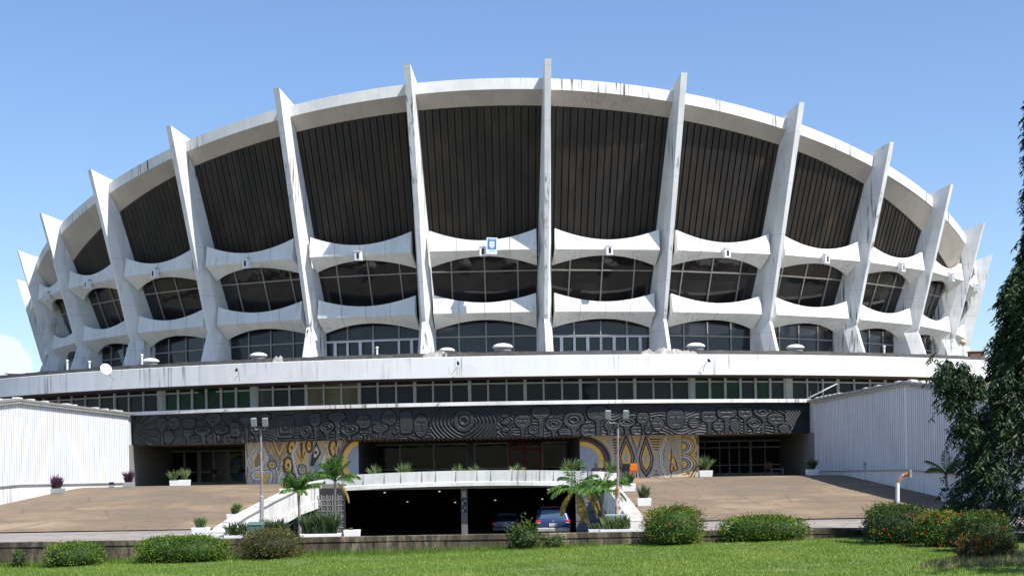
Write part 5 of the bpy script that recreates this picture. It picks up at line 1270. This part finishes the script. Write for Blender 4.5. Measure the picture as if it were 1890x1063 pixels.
mb = MB(); mb.tube([c_ + dn * 0.02, c_ + dn * 0.42], 0.012, 5); mb.lathe([(0.04, 0), (0.04, 0.08)], tuple(c_ + dn * 0.42), 8); mb.build('feed_arm', M['galv'], t)
# small spot lamps on arms along the fascia
for i, (px_, lab) in enumerate(((441, 'leftmost of the three thin arm lamps on the white fascia'), (843, 'middle one of the three thin arm lamps on the white fascia'), (1298, 'rightmost of the three thin arm lamps on the white fascia'))):
    a = ang_at(px_, 1.274, 690); q = Vector(cyl(a, 1.2735, 0.1445)); er = Vector((math.sin(a), -math.cos(a), 0)); t = thing('arm_lamp', lab, 'lamp', q, 'thin arm lamps on the podium fascia')
    tp_ = q + er * 0.55 + Vector((0.18, 0, 0.72)); mb = MB(); mb.tube([q, q + er * 0.1 + Vector((0.05, 0, 0.4)), tp_], 0.022, 6); mb.tube([q + Vector((-0.35, 0, 0.0)), q + er * 0.12 + Vector((0.04, 0, 0.42))], 0.014, 5); mb.build('arm', M['galv'], t)
    mb = MB(); mb.tube([tp_ + Vector((-0.06, 0, 0.02)), tp_ + er * 0.16 + Vector((-0.02, 0, -0.12))], [0.06, 0.085], 10); mb.build('lamp_head', M['black'], t)
# globe lamp, tank and short pipes near the right end of the podium roof
a = ang_at(1797, 1.22, 650); q = Vector(cyl(a, 1.2, H_DECK)); t = thing('globe_lamp', 'globe lamp on a thin post at the right end of the podium roof', 'lamp', q)
mb = MB(); mb.tube([q, q + Vector((0, 0, 1.45))], 0.03, 6); mb.build('post', M['galv'], t); mb = MB(); mb.lathe([(0.08, 0), (0.20, 0.10), (0.24, 0.22), (0.18, 0.34), (0.05, 0.42)], tuple(q + Vector((0, 0, 1.42))), 14); mb.build('globe', simple('yellowed_globe', (0.62, 0.48, 0.28), 0.4), t, smooth=True)
a = ang_at(1788, 1.22, 655); q = Vector(cyl(a, 1.235, H_DECK)); t = thing('brick_stub', 'brown brick stub on the right end of the podium roof', 'brick stub', q); mb = MB(); mb.box(q.x - 0.55, q.x + 0.45, q.y - 0.3, q.y + 0.3, q.z, q.z + 0.78); mb.box(q.x - 0.62, q.x + 0.52, q.y - 0.36, q.y + 0.36, q.z + 0.78, q.z + 0.86); mb.build('block', M['wood'], t, bevel=0.03)
for px_, h_, lab in ((262, 1.15, 'short white vent pipe left of the second roof vent'), (124, 1.15, 'short white vent pipe near the far left ribs'), (165, 0.95, 'short thick vent pipe left of the satellite dish'), (696, 0.95, 'short white vent pipe before the open gallery door'), (1632, 0.95, 'short vent pipe between the ribs on the right')):
    a = ang_at(px_, 1.24, 660); q = Vector(cyl(a, 1.24, H_DECK)); t = thing('vent_pipe', lab, 'pipe', q, 'short vent pipes on the podium roof'); mb = MB(); mb.lathe([(0.065, 0), (0.065, h_ - 0.12)], tuple(q), 10); mb.build('pipe', M['plinth'], t); mb = MB(); mb.lathe([(0.10, h_ - 0.12), (0.10, h_ - 0.03), (0.03, h_)], tuple(q), 10); mb.build('cap', M['plinth'], t)
# debris heaps lying on the podium edge
def heap(label, px_, w_, h_, mat, seed, n=9):
    a = ang_at(px_, 1.257, 655); mb = MB(); rs = random.Random(seed); nx, ny = 26, 8; rows = []
    for i in range(nx + 1):
        r = []
        for j in range(ny + 1):
            u, v = i / nx * 2 - 1, j / ny * 2 - 1; e = max(0, 1 - u * u) ** 0.5 * max(0, 1 - v * v) ** 0.5
            z = e * h_ * (0.65 + 0.9 * mn.noise(Vector((u * 4 + seed, v * 2, 0))) + 0.5 * mn.noise(Vector((u * 11, v * 5, seed)))); q = Vector(cyl(a + u * w_ / (1.257 * U) / 2, 1.2585 + v * 0.006, 0.1705)); r.append(q + Vector((0, 0, max(0.0, z) + 0.12 * (e > 0.3))))
        rows.append(r)
    mb.grid(rows); o = mb.build('debris_heap', M[mat]); tag(o, label, 'debris', 'debris heaps along the podium edge'); return o
heap('crumpled grey sheet heaped on the podium edge right of the central rib', 1222, 2.9, 0.26, 'tarp', 3)
heap('white rubble heaped on the podium edge left of the fourth vent', 806, 1.8, 0.24, 'tarp', 5)
heap('small white rubble pile on the podium edge right of the third vent', 515, 0.7, 0.25, 'tarp', 8)
heap('dark crumpled felt on the podium edge beneath the fourth vent', 838, 1.6, 0.22, 'bitumen', 11)
heap('dark torn felt on the podium edge left of the gallery doors', 706, 1.5, 0.18, 'bitumen', 17)
heap('pale scattered rubble right of the crumpled grey sheet', 1262, 1.6, 0.16, 'tarp', 23)
# broken white pole on the ledge at the right end of the frieze
a = ang_at(1494, 1.25, 740); q = Vector(cyl(a, 1.245, 0.1068)); e = W(1545, 708, q.y - 0.4); t = thing('fallen_pole', 'broken white pole leaning over the right end of the frieze ledge', 'pole', q)
mb = MB(); mb.tube([q + Vector((-0.05, 0, 0.03)), e], [0.05, 0.035], 8); mb.build('pole', M['white'], t); mb = MB(); mb.tube([q.lerp(e, 0.35), W(1510, 712, q.y - 0.2), W(1507, 697, q.y - 0.1)], [0.02, 0.015, 0.01], 5); mb.tube([q.lerp(e, 0.1), W(1496, 722, q.y - 0.1)], 0.014, 5); mb.build('broken_branch', M['galv'], t)

# lamp posts with two floodlight heads
def lamp_post(label, px_, py_top, d, z0, heads, zsplit, mat, px_b):
    b = Vector((X_(px_b, d, 950), d, z0)); tp_ = W(px_, py_top, d); t = thing('lamp_post', label, 'lamp post', b)
    m_ = b.lerp(tp_, (zsplit - z0) / (tp_.z - z0)); mb = MB(); mb.tube([b, m_], 0.085, 12); mb.tube([m_, m_ + Vector((0, 0, 0.04))], [0.09, 0.05], 12); mb.build('base_sleeve', mat, t)
    mb = MB(); mb.tube([m_, m_.lerp(tp_, 0.3) + Vector((0.01, 0, 0)), m_.lerp(tp_, 0.7) - Vector((0.012, 0, 0)), tp_], [0.05, 0.046, 0.042, 0.04], 10); mb.build('pole', M['rustpole'], t)
    for (hx, hy_, fl) in heads:
        h = W(hx, hy_, d - 0.1); mb = MB(); mb.tube([tp_, tp_ + Vector(((h.x - tp_.x) * 0.8, 0, 0.02)), Vector((h.x, d, tp_.z + 0.12)), h + Vector((0, 0.06, -0.1))], 0.022, 6); ar = mb.build('arm', M['rustpole'], t)
        mb = MB(); s_ = 0.115; mb.hexa([h + Vector((-s_, -0.06, -0.20)), h + Vector((s_, -0.06, -0.20)), h + Vector((s_ * 0.8, 0.10, -0.17)), h + Vector((-s_ * 0.8, 0.10, -0.17)), h + Vector((-s_, -0.20, 0.12)), h + Vector((s_, -0.20, 0.12)), h + Vector((s_ * 0.8, 0.02, 0.16)), h + Vector((-s_ * 0.8, 0.02, 0.16))]); hd_ = mb.build('flood_head', M['galv'], t, bevel=0.02)
        mb = MB(); s_ = 0.095; mb.hexa([h + Vector((-s_, -0.090, -0.17)), h + Vector((s_, -0.090, -0.17)), h + Vector((s_, -0.06, -0.17)), h + Vector((-s_, -0.06, -0.17)), h + Vector((-s_, -0.215, 0.10)), h + Vector((s_, -0.215, 0.10)), h + Vector((s_, -0.18, 0.10)), h + Vector((-s_, -0.18, 0.10))]); mb.build('lens', M['lens'], hd_)
    return t
lamp_post('thin rusty lamp post with two floodlights before the left mosaic', 481.5, 793, 60, 0.2, [(469, 778, 0), (490, 778, 1)], 1.95, M['galv'], 483)
lamp_post('rusty lamp post with two floodlights before the right mosaic', 1141, 781, 59, 0.2, [(1122, 764, 0), (1155, 764, 1)], 2.05, M['rust'], 1138)
# bent rusty pipe lamp by the right bushes
b = W(1657, 990, 53.2); b.z = 0.58; t = thing('pipe_lamp', 'short bent white pipe lamp with rusted elbow above the dark bush', 'lamp', b)
p1 = W(1656.5, 890, 53.2); p2 = W(1666, 877, 53.2); p3 = W(1678, 873.5, 53.2); mb = MB(); mb.tube([b, b.lerp(p1, 0.5), p1], 0.07, 12); mb.build('pole', M['planter'], t)
mb = MB(); mb.tube([p1 - Vector((0, 0, 0.03)), p1, p2, p3], 0.072, 12); mb.build('elbow', M['rust'], t); mb = MB(); mb.box(p3.x - 0.02, p3.x + 0.08, p3.y - 0.1, p3.y + 0.1, p3.z - 0.16, p3.z + 0.12); mb.build('lamp_head', M['rustpole'], t, bevel=0.015)
# green wheeled bin and pale canopy table by the right parapet
q = W(472, 990, 56.8); q.z = 0.2; t = thing('wheeled_bin', 'grey green plastic bin between the long planters at the left parapet', 'bin', q); mb = MB()
mb.loft([[(q.x - 0.24, q.y - 0.25, q.z + 0.08), (q.x + 0.24, q.y - 0.25, q.z + 0.08), (q.x + 0.24, q.y + 0.25, q.z + 0.08), (q.x - 0.24, q.y + 0.25, q.z + 0.08)], [(q.x - 0.30, q.y - 0.33, q.z + 0.72), (q.x + 0.30, q.y - 0.33, q.z + 0.72), (q.x + 0.30, q.y + 0.3, q.z + 0.72), (q.x - 0.30, q.y + 0.3, q.z + 0.72)]]); mb.build('body', M['bin'], t, bevel=0.03)
mb = MB(); mb.loft([[(q.x - 0.33, q.y - 0.36, q.z + 0.725), (q.x + 0.33, q.y - 0.36, q.z + 0.725), (q.x + 0.33, q.y + 0.33, q.z + 0.725), (q.x - 0.33, q.y + 0.33, q.z + 0.725)], [(q.x - 0.28, q.y - 0.3, q.z + 0.80), (q.x + 0.28, q.y - 0.3, q.z + 0.80), (q.x + 0.28, q.y + 0.3, q.z + 0.84), (q.x - 0.28, q.y + 0.3, q.z + 0.84)]]); mb.build('lid', M['bin'], t, bevel=0.03)
for s_ in (-1, 1): mb = MB(); mb.tube([(q.x + s_ * 0.2, q.y + 0.22, q.z + 0.09), (q.x + s_ * 0.26, q.y + 0.22, q.z + 0.09)], 0.09, 12); mb.build('wheel', M['rubber'], t)
q = W(1138, 951, 58.6); t = thing('planter_tray', 'pale green flat metal tray on legs before the right lamp post', 'tray', (q.x, q.y, 0.2)); mb = MB(); mb.box(q.x - 0.45, q.x + 0.42, q.y - 0.25, q.y + 0.25, q.z - 0.02, q.z + 0.05); mb.build('tray', simple('pale_green_metal', (0.38, 0.46, 0.42), 0.5), t, bevel=0.01)
for sx in (-0.42, 0.38):
    for sy in (-0.2, 0.2): mb = MB(); mb.tube([(q.x + sx, q.y + sy, 0.2), (q.x + sx, q.y + sy, q.z - 0.02)], 0.015, 6); mb.build('leg', M['galv'], t)
q2 = W(1142, 948, 58.4); q3 = W(1153, 929, 58.4); t = thing('leaning_plank', 'white plank leaning from the pale tray to the right parapet', 'plank', q2); mb = MB(); mb.bar(q2, q3, 0.07, 0.05); mb.build('plank', M['white'], t)

# ceiling lamps in the garage
for i, (px_, py_, d, lab) in enumerate(((710, 909, 86, 'leftmost'), (752, 926, 96, 'second from left'), (811, 907, 85, 'third from left'), (840, 927, 97, 'fourth from left'), (914, 923, 95, 'left one above the dark sedan'), (1001, 921, 94, 'above the van'), (1012, 903, 85, 'rightmost'))):
    q = W(px_, py_, d); t = thing('ceiling_lamp', 'small round lit ceiling lamp in the dark garage, %s' % lab, 'ceiling lamp', (q.x, q.y, 1.95), 'small ceiling lamps in the garage')
    mb = MB(); mb.tube([(q.x, q.y, 1.95), (q.x, q.y, q.z + 0.05)], 0.012, 5); mb.build('rod', M['frame_dark'], t); mb = MB(); mb.lathe([(0.055, 0.04), (0.065, 0.015), (0.05, -0.01)], tuple(q), 12); mb.build('lamp_glass', M['lamp_on'], t)

# ------------------------------------------------------------------ cars
def wheel(t, x, y, z, r, w_, side):
    mb = MB(); n = 20; prof = [(r * 0.62, -w_ / 2), (r * 0.95, -w_ / 2), (r, -w_ * 0.35), (r, w_ * 0.35), (r * 0.95, w_ / 2), (r * 0.62, w_ / 2)]; rows = []
    for rr, xx in prof + [prof[0]]: rows.append([(x + xx, y + rr * math.cos(2 * PI * k / n), z + rr * math.sin(2 * PI * k / n)) for k in range(n + 1)])
    mb.grid(rows); wh = mb.build('wheel', M['rubber'], t, smooth=True)
    mb = MB(); mb.tube([(x - w_ * 0.35, y, z), (x + w_ * 0.38, y, z)], r * 0.6, 14); mb.build('rim', M['galv'], wh)
def car(label, x, y, z, kind, paint, name='parked_car'):
    """rear faces the camera (-y); x,y = middle of the rear bumper"""
    t = thing(name, label, 'car', (x, y, z)); van = kind == 'van'
    w_ = 0.96 if van else 0.87; Ln = 4.9 if van else 4.4
    # (y, z_bottom, z_shoulder, z_top, half width at shoulder, half width at top)
    if van: S = [(0.00, 0.50, 0.90, 0.98, 0.86, 0.80), (0.06, 0.42, 0.98, 1.06, 0.93, 0.84), (0.30, 0.36, 1.04, 1.62, 0.96, 0.70), (0.48, 0.34, 1.05, 1.73, 0.96, 0.70), (1.6, 0.30, 1.05, 1.77, 0.96, 0.72), (2.8, 0.30, 1.02, 1.72, 0.96, 0.70), (3.8, 0.32, 0.98, 1.10, 0.95, 0.80), (4.6, 0.36, 0.85, 0.92, 0.90, 0.78), (4.9, 0.44, 0.70, 0.74, 0.80, 0.70)]
    else: S = [(0.00, 0.46, 0.84, 0.92, 0.78, 0.72), (0.06, 0.36, 0.92, 0.98, 0.84, 0.74), (0.75, 0.30, 0.95, 1.02, 0.87, 0.74), (1.35, 0.28, 0.95, 1.38, 0.87, 0.58), (2.1, 0.28, 0.94, 1.42, 0.87, 0.60), (2.8, 0.28, 0.92, 1.30, 0.87, 0.58), (3.3, 0.30, 0.90, 0.96, 0.86, 0.72), (4.2, 0.34, 0.76, 0.82, 0.82, 0.72), (4.4, 0.42, 0.62, 0.66, 0.74, 0.66)]
    secs = []
    for (yy, zb, zs, zt, hw, ht) in S:
        P = [(-hw * 0.92, zb), (-hw, zb + 0.14), (-hw * 1.0, (zb + zs) / 2), (-hw * 0.985, zs), (-ht - 0.04, zt - 0.07), (-ht + 0.10, zt), (0, zt + 0.02)]
        P = P + [(-a, b) for a, b in reversed(P[:-1])]; secs.append([(x + a, y + yy, z + b) for a, b in P])
    mb = MB(); mb.loft(secs); bd = mb.build('body', M[paint], t, smooth=False); mo = bd.modifiers.new('subd', 'SUBSURF'); mo.levels = 2; mo.render_levels = 2
    bd.data.polygons.foreach_set('use_smooth', [True] * len(bd.data.polygons))
    # rear window
    z0, z1, y0, y1, a0_, a1_ = (1.08, 1.60, 0.10, 0.275, 0.74, 0.60) if van else (1.03, 1.34, 0.82, 1.28, 0.66, 0.52)
    mb = MB(); mb.hexa([(x - a0_, y + y0 - 0.03, z + z0), (x + a0_, y + y0 - 0.03, z + z0), (x + a0_, y + y0 + 0.05, z + z0), (x - a0_, y + y0 + 0.05, z + z0), (x - a1_, y + y1 - 0.03, z + z1), (x + a1_, y + y1 - 0.03, z + z1), (x + a1_, y + y1 + 0.05, z + z1), (x - a1_, y + y1 + 0.05, z + z1)])
    mb.build('rear_window', M['carglass'], t, bevel=0.02)
    for s_ in (-1, 1):
        mb = MB(); hz = 1.12 if van else 0.98; ht_ = 1.60 if van else 1.30
        mb.hexa([(x + s_ * 0.935 * w_ / 0.96, y + 0.9 + (0 if van else 0.6), z + hz), (x + s_ * 0.935 * w_ / 0.96, y + 3.3 - (0 if van else 0.4), z + hz), (x + s_ * 0.90 * w_ / 0.96, y + 3.3 - (0 if van else 0.4), z + hz), (x + s_ * 0.90 * w_ / 0.96, y + 0.9 + (0 if van else 0.6), z + hz),
                 (x + s_ * 0.78 * w_ / 0.96, y + 0.8 + (0 if van else 0.8), z + ht_), (x + s_ * 0.78 * w_ / 0.96, y + 2.7 - (0 if van else 0.3), z + ht_), (x + s_ * 0.74 * w_ / 0.96, y + 2.7 - (0 if van else 0.3), z + ht_), (x + s_ * 0.74 * w_ / 0.96, y + 0.8 + (0 if van else 0.8), z + ht_)]); mb.build('side_window', M['carglass'], t)
        zl0, zl1 = (0.86, 1.05) if van else (0.70, 0.86); mb = MB(); mb.box(x + s_ * (w_ - 0.15) - 0.16, x + s_ * (w_ - 0.15) + 0.13, y - 0.02, y + 0.16, z + zl0, z + zl1); tl = mb.build('tail_light', M['tail'], t, bevel=0.04)
        mb = MB(); mb.box(x + s_ * (w_ - 0.17) - 0.11, x + s_ * (w_ - 0.17) + 0.09, y - 0.028, y - 0.015, z + zl0 + 0.02, z + zl0 + 0.07); mb.build('reverse_lens', M['lens'], tl)
        wheel(t, x + s_ * (w_ - 0.13), y + 0.95, z + 0.33, 0.33, 0.20, s_); wheel(t, x + s_ * (w_ - 0.13), y + Ln - 0.95, z + 0.33, 0.33, 0.20, s_)
    mb = MB(); zb = 0.40 if van else 0.34; mb.box(x - w_ * 0.95, x + w_ * 0.95, y - 0.09, y + 0.15, z + zb, z + zb + 0.24); mb.build('bumper', M['galv'] if van else M[paint], t, bevel=0.06)
    zp = 0.72 if van else 0.60; mb = MB(); mb.box(x - 0.22, x + 0.22, y - 0.05, y - 0.035, z + zp, z + zp + 0.16); pl = mb.build('number_plate', M['plate'], t)
    mb = MB()
    for i in range(6): mb.box(x - 0.17 + i * 0.06, x - 0.135 + i * 0.06, y - 0.055, y - 0.051, z + zp + 0.04, z + zp + 0.12)
    mb.build('plate_mark', M['grey'], pl)
    if van:
        mb = MB(); mb.box(x - 0.66, x + 0.66, y + 0.20, y + 0.50, z + 1.745, z + 1.785); mb.build('rear_spoiler', M[paint], t, bevel=0.015); mb = MB(); mb.box(x - 0.20, x + 0.20, y + 0.19, y + 0.20, z + 1.75, z + 1.775); mb.build('brake_light', M['tail'], t)
        mb = MB(); mb.lathe([(0.055, -0.008), (0.055, 0.008)], (0, 0, 0), 14); mb2 = MB(); mb2.add([(x + 0.07 * math.cos(k * PI / 8), y - 0.035, z + 1.0 + 0.035 * math.sin(k * PI / 8)) for k in range(16)], [tuple(range(16))]); mb2.build('badge', M['chrome'], t)
    return t
car('dark blue people carrier parked under the bridge, rear towards us', X_(1021, 82.9, 960), 82.9, -0.9, 'van', 'navy')
car('dark blue saloon deeper in the garage, left of the people carrier', X_(936, 87, 965), 87, -0.9, 'saloon', 'darkblue')

# ------------------------------------------------------------------ chairs, bench, person
def pchair(label, x, y, z, mat, rz, name='plastic_chair'):
    t = thing(name, label, 'chair', (0, 0, 0)); m = M[mat]
    mb = MB(); mb.box(-0.24, 0.24, -0.23, 0.23, 0.41, 0.44); mb.build('seat', m, t, bevel=0.015)
    mb = MB(); mb.hexa([(-0.23, 0.22, 0.45), (0.23, 0.22, 0.45), (0.23, 0.25, 0.45), (-0.23, 0.25, 0.45), (-0.21, 0.31, 0.86), (0.21, 0.31, 0.86), (0.21, 0.335, 0.86), (-0.21, 0.335, 0.86)]); mb.build('backrest', m, t, bevel=0.012)
    for sx in (-1, 1):
        for sy in (-1, 1): mb = MB(); mb.tube([(sx * 0.26, sy * 0.25, 0), (sx * 0.22, sy * 0.21, 0.42)], [0.02, 0.026], 8); mb.build('leg', m, t)
        mb = MB(); mb.tube([(sx * 0.22, -0.2, 0.43), (sx * 0.25, -0.21, 0.64), (sx * 0.25, 0.1, 0.66), (sx * 0.22, 0.27, 0.64)], 0.018, 8); mb.build('arm', m, t)
    t.location = (x, y, z); t.rotation_euler = (0, 0, rz); return t
pchair('orange plastic armchair standing before the right mosaic', X_(1167, 88.5, 875), 88.5, 2.345, 'orange', 0.25 + PI)
pchair('black plastic armchair next to the orange chair behind the lamp post', X_(1151, 88.2, 875), 88.2, 2.345, 'black', -0.6)
pchair('brown chair seen from behind at the right porch doors', X_(1418, 100, 865), 100, 2.345, 'wood', PI, name='porch_chair')
q = Vector((X_(1434, 99.5, 870), 99.5, 2.345)); t = thing('bench', 'low grey bench right of the brown chair in the right porch', 'bench', q); mb = MB(); mb.box(q.x - 0.42, q.x + 0.42, q.y - 0.2, q.y + 0.2, q.z + 0.38, q.z + 0.44); mb.build('seat', M['grey'], t, bevel=0.01)
for sx in (-0.36, 0.36): mb = MB(); mb.box(q.x + sx - 0.03, q.x + sx + 0.03, q.y - 0.17, q.y + 0.17, q.z, q.z + 0.38); mb.build('leg', M['grey'], t)

def skin_mesh(name, nodes, edges, mat, parent, sub=2):
    me = bpy.data.meshes.new(name); og = ORG[parent.name]
    me.from_pydata([tuple(Vector(n[:3]) - og) for n in nodes], edges, []); o = link_mesh(name, me, mat, parent)
    sk = o.modifiers.new('skin', 'SKIN'); sk.use_smooth_shade = True
    for i, n in enumerate(nodes):
        r = n[3]; me.skin_vertices[0].data[i].radius = (r, n[4] if len(n) > 4 else r)
    me.skin_vertices[0].data[0].use_root = True
    if sub: s2 = o.modifiers.new('sub', 'SUBSURF'); s2.levels = sub; s2.render_levels = sub
    return o
def person():
    bx_, by_ = X_(1100, 83.3, 865), 83.35; z = 2.345
    t = thing('person', 'person in dark clothes sitting low behind the bridge parapet, arm resting on it', 'person', (bx_, by_, z))
    N = [(bx_, by_, z + 0.16, 0.15, 0.12), (bx_, by_ - 0.02, z + 0.36, 0.145, 0.11), (bx_, by_ - 0.03, z + 0.54, 0.165, 0.11), (bx_, by_ - 0.02, z + 0.64, 0.07, 0.065),     # pelvis, waist, chest, neck base
         (bx_ - 0.19, by_ - 0.02, z + 0.575, 0.065), (bx_ - 0.28, by_ - 0.12, z + 0.36, 0.045), (bx_ - 0.14, by_ - 0.30, z + 0.33, 0.034),
         (bx_ + 0.19, by_ - 0.03, z + 0.575, 0.065), (bx_ + 0.31, by_ - 0.16, z + 0.55, 0.046), (bx_ + 0.46, by_ - 0.36, z + 0.62, 0.036),
         (bx_ - 0.10, by_ + 0.02, z + 0.13, 0.09), (bx_ - 0.30, by_ + 0.34, z + 0.42, 0.065), (bx_ - 0.34, by_ + 0.55, z + 0.08, 0.045),
         (bx_ + 0.10, by_ + 0.02, z + 0.13, 0.09), (bx_ + 0.28, by_ + 0.36, z + 0.38, 0.065), (bx_ + 0.33, by_ + 0.58, z + 0.08, 0.045)]
    Ed = [(0, 1), (1, 2), (2, 3), (2, 4), (4, 5), (5, 6), (2, 7), (7, 8), (8, 9), (0, 10), (10, 11), (11, 12), (0, 13), (13, 14), (14, 15)]
    body = skin_mesh('clothing', N, Ed, M['cloth'], t)
    H = [(bx_, by_ - 0.02, z + 0.62, 0.055), (bx_, by_ - 0.025, z + 0.70, 0.052), (bx_ - 0.005, by_ - 0.03, z + 0.77, 0.072, 0.080), (bx_ - 0.005, by_ - 0.02, z + 0.85, 0.078, 0.095), (bx_ - 0.005, by_ - 0.01, z + 0.92, 0.055, 0.06)]
    H += [(bx_ - 0.005, by_ - 0.115, z + 0.80, 0.014), (bx_ - 0.08, by_ - 0.02, z + 0.81, 0.014), (bx_ + 0.07, by_ - 0.02, z + 0.81, 0.014)]
    skin_mesh('head', H, [(0, 1), (1, 2), (2, 3), (3, 4), (2, 5), (2, 6), (2, 7)], M['skin'], t)
    skin_mesh('hair', [(bx_ - 0.005, by_ + 0.02, z + 0.83, 0.075), (bx_ - 0.005, by_ + 0.005, z + 0.90, 0.076), (bx_ - 0.005, by_ - 0.005, z + 0.945, 0.045)], [(0, 1), (1, 2)], M['hair'], t)
    for s_, base, dr in ((-1, N[6], Vector((0.6, -0.5, -0.1))), (1, N[9], Vector((0.5, -0.7, -0.25)))):
        b0 = Vector(base[:3]); d = dr.normalized(); sdv = d.cross(Vector((0, 0, 1))).normalized(); P = [(*b0, 0.030), (*(b0 + d * 0.05), 0.034, 0.016), (*(b0 + d * 0.09), 0.036, 0.015)]; ed = [(0, 1), (1, 2)]
        for i, (o_f, ln) in enumerate(((-0.030, 0.065), (-0.010, 0.078), (0.010, 0.074), (0.030, 0.056))):
            k = len(P); r0 = b0 + d * 0.095 + sdv * o_f; P += [(*r0, 0.009), (*(r0 + d * ln * 0.5 + Vector((0, 0, -0.006))), 0.009), (*(r0 + d * ln + Vector((0, 0, -0.022))), 0.007)]; ed += [(2, k), (k, k + 1), (k + 1, k + 2)]
        k = len(P); r0 = b0 + d * 0.05 - sdv * s_ * 0.035; P += [(*r0, 0.011), (*(r0 + d * 0.03 - sdv * s_ * 0.03), 0.009)]; ed += [(1, k), (k, k + 1)]
        skin_mesh('hand', P, ed, M['skin'], t, 1)
person()
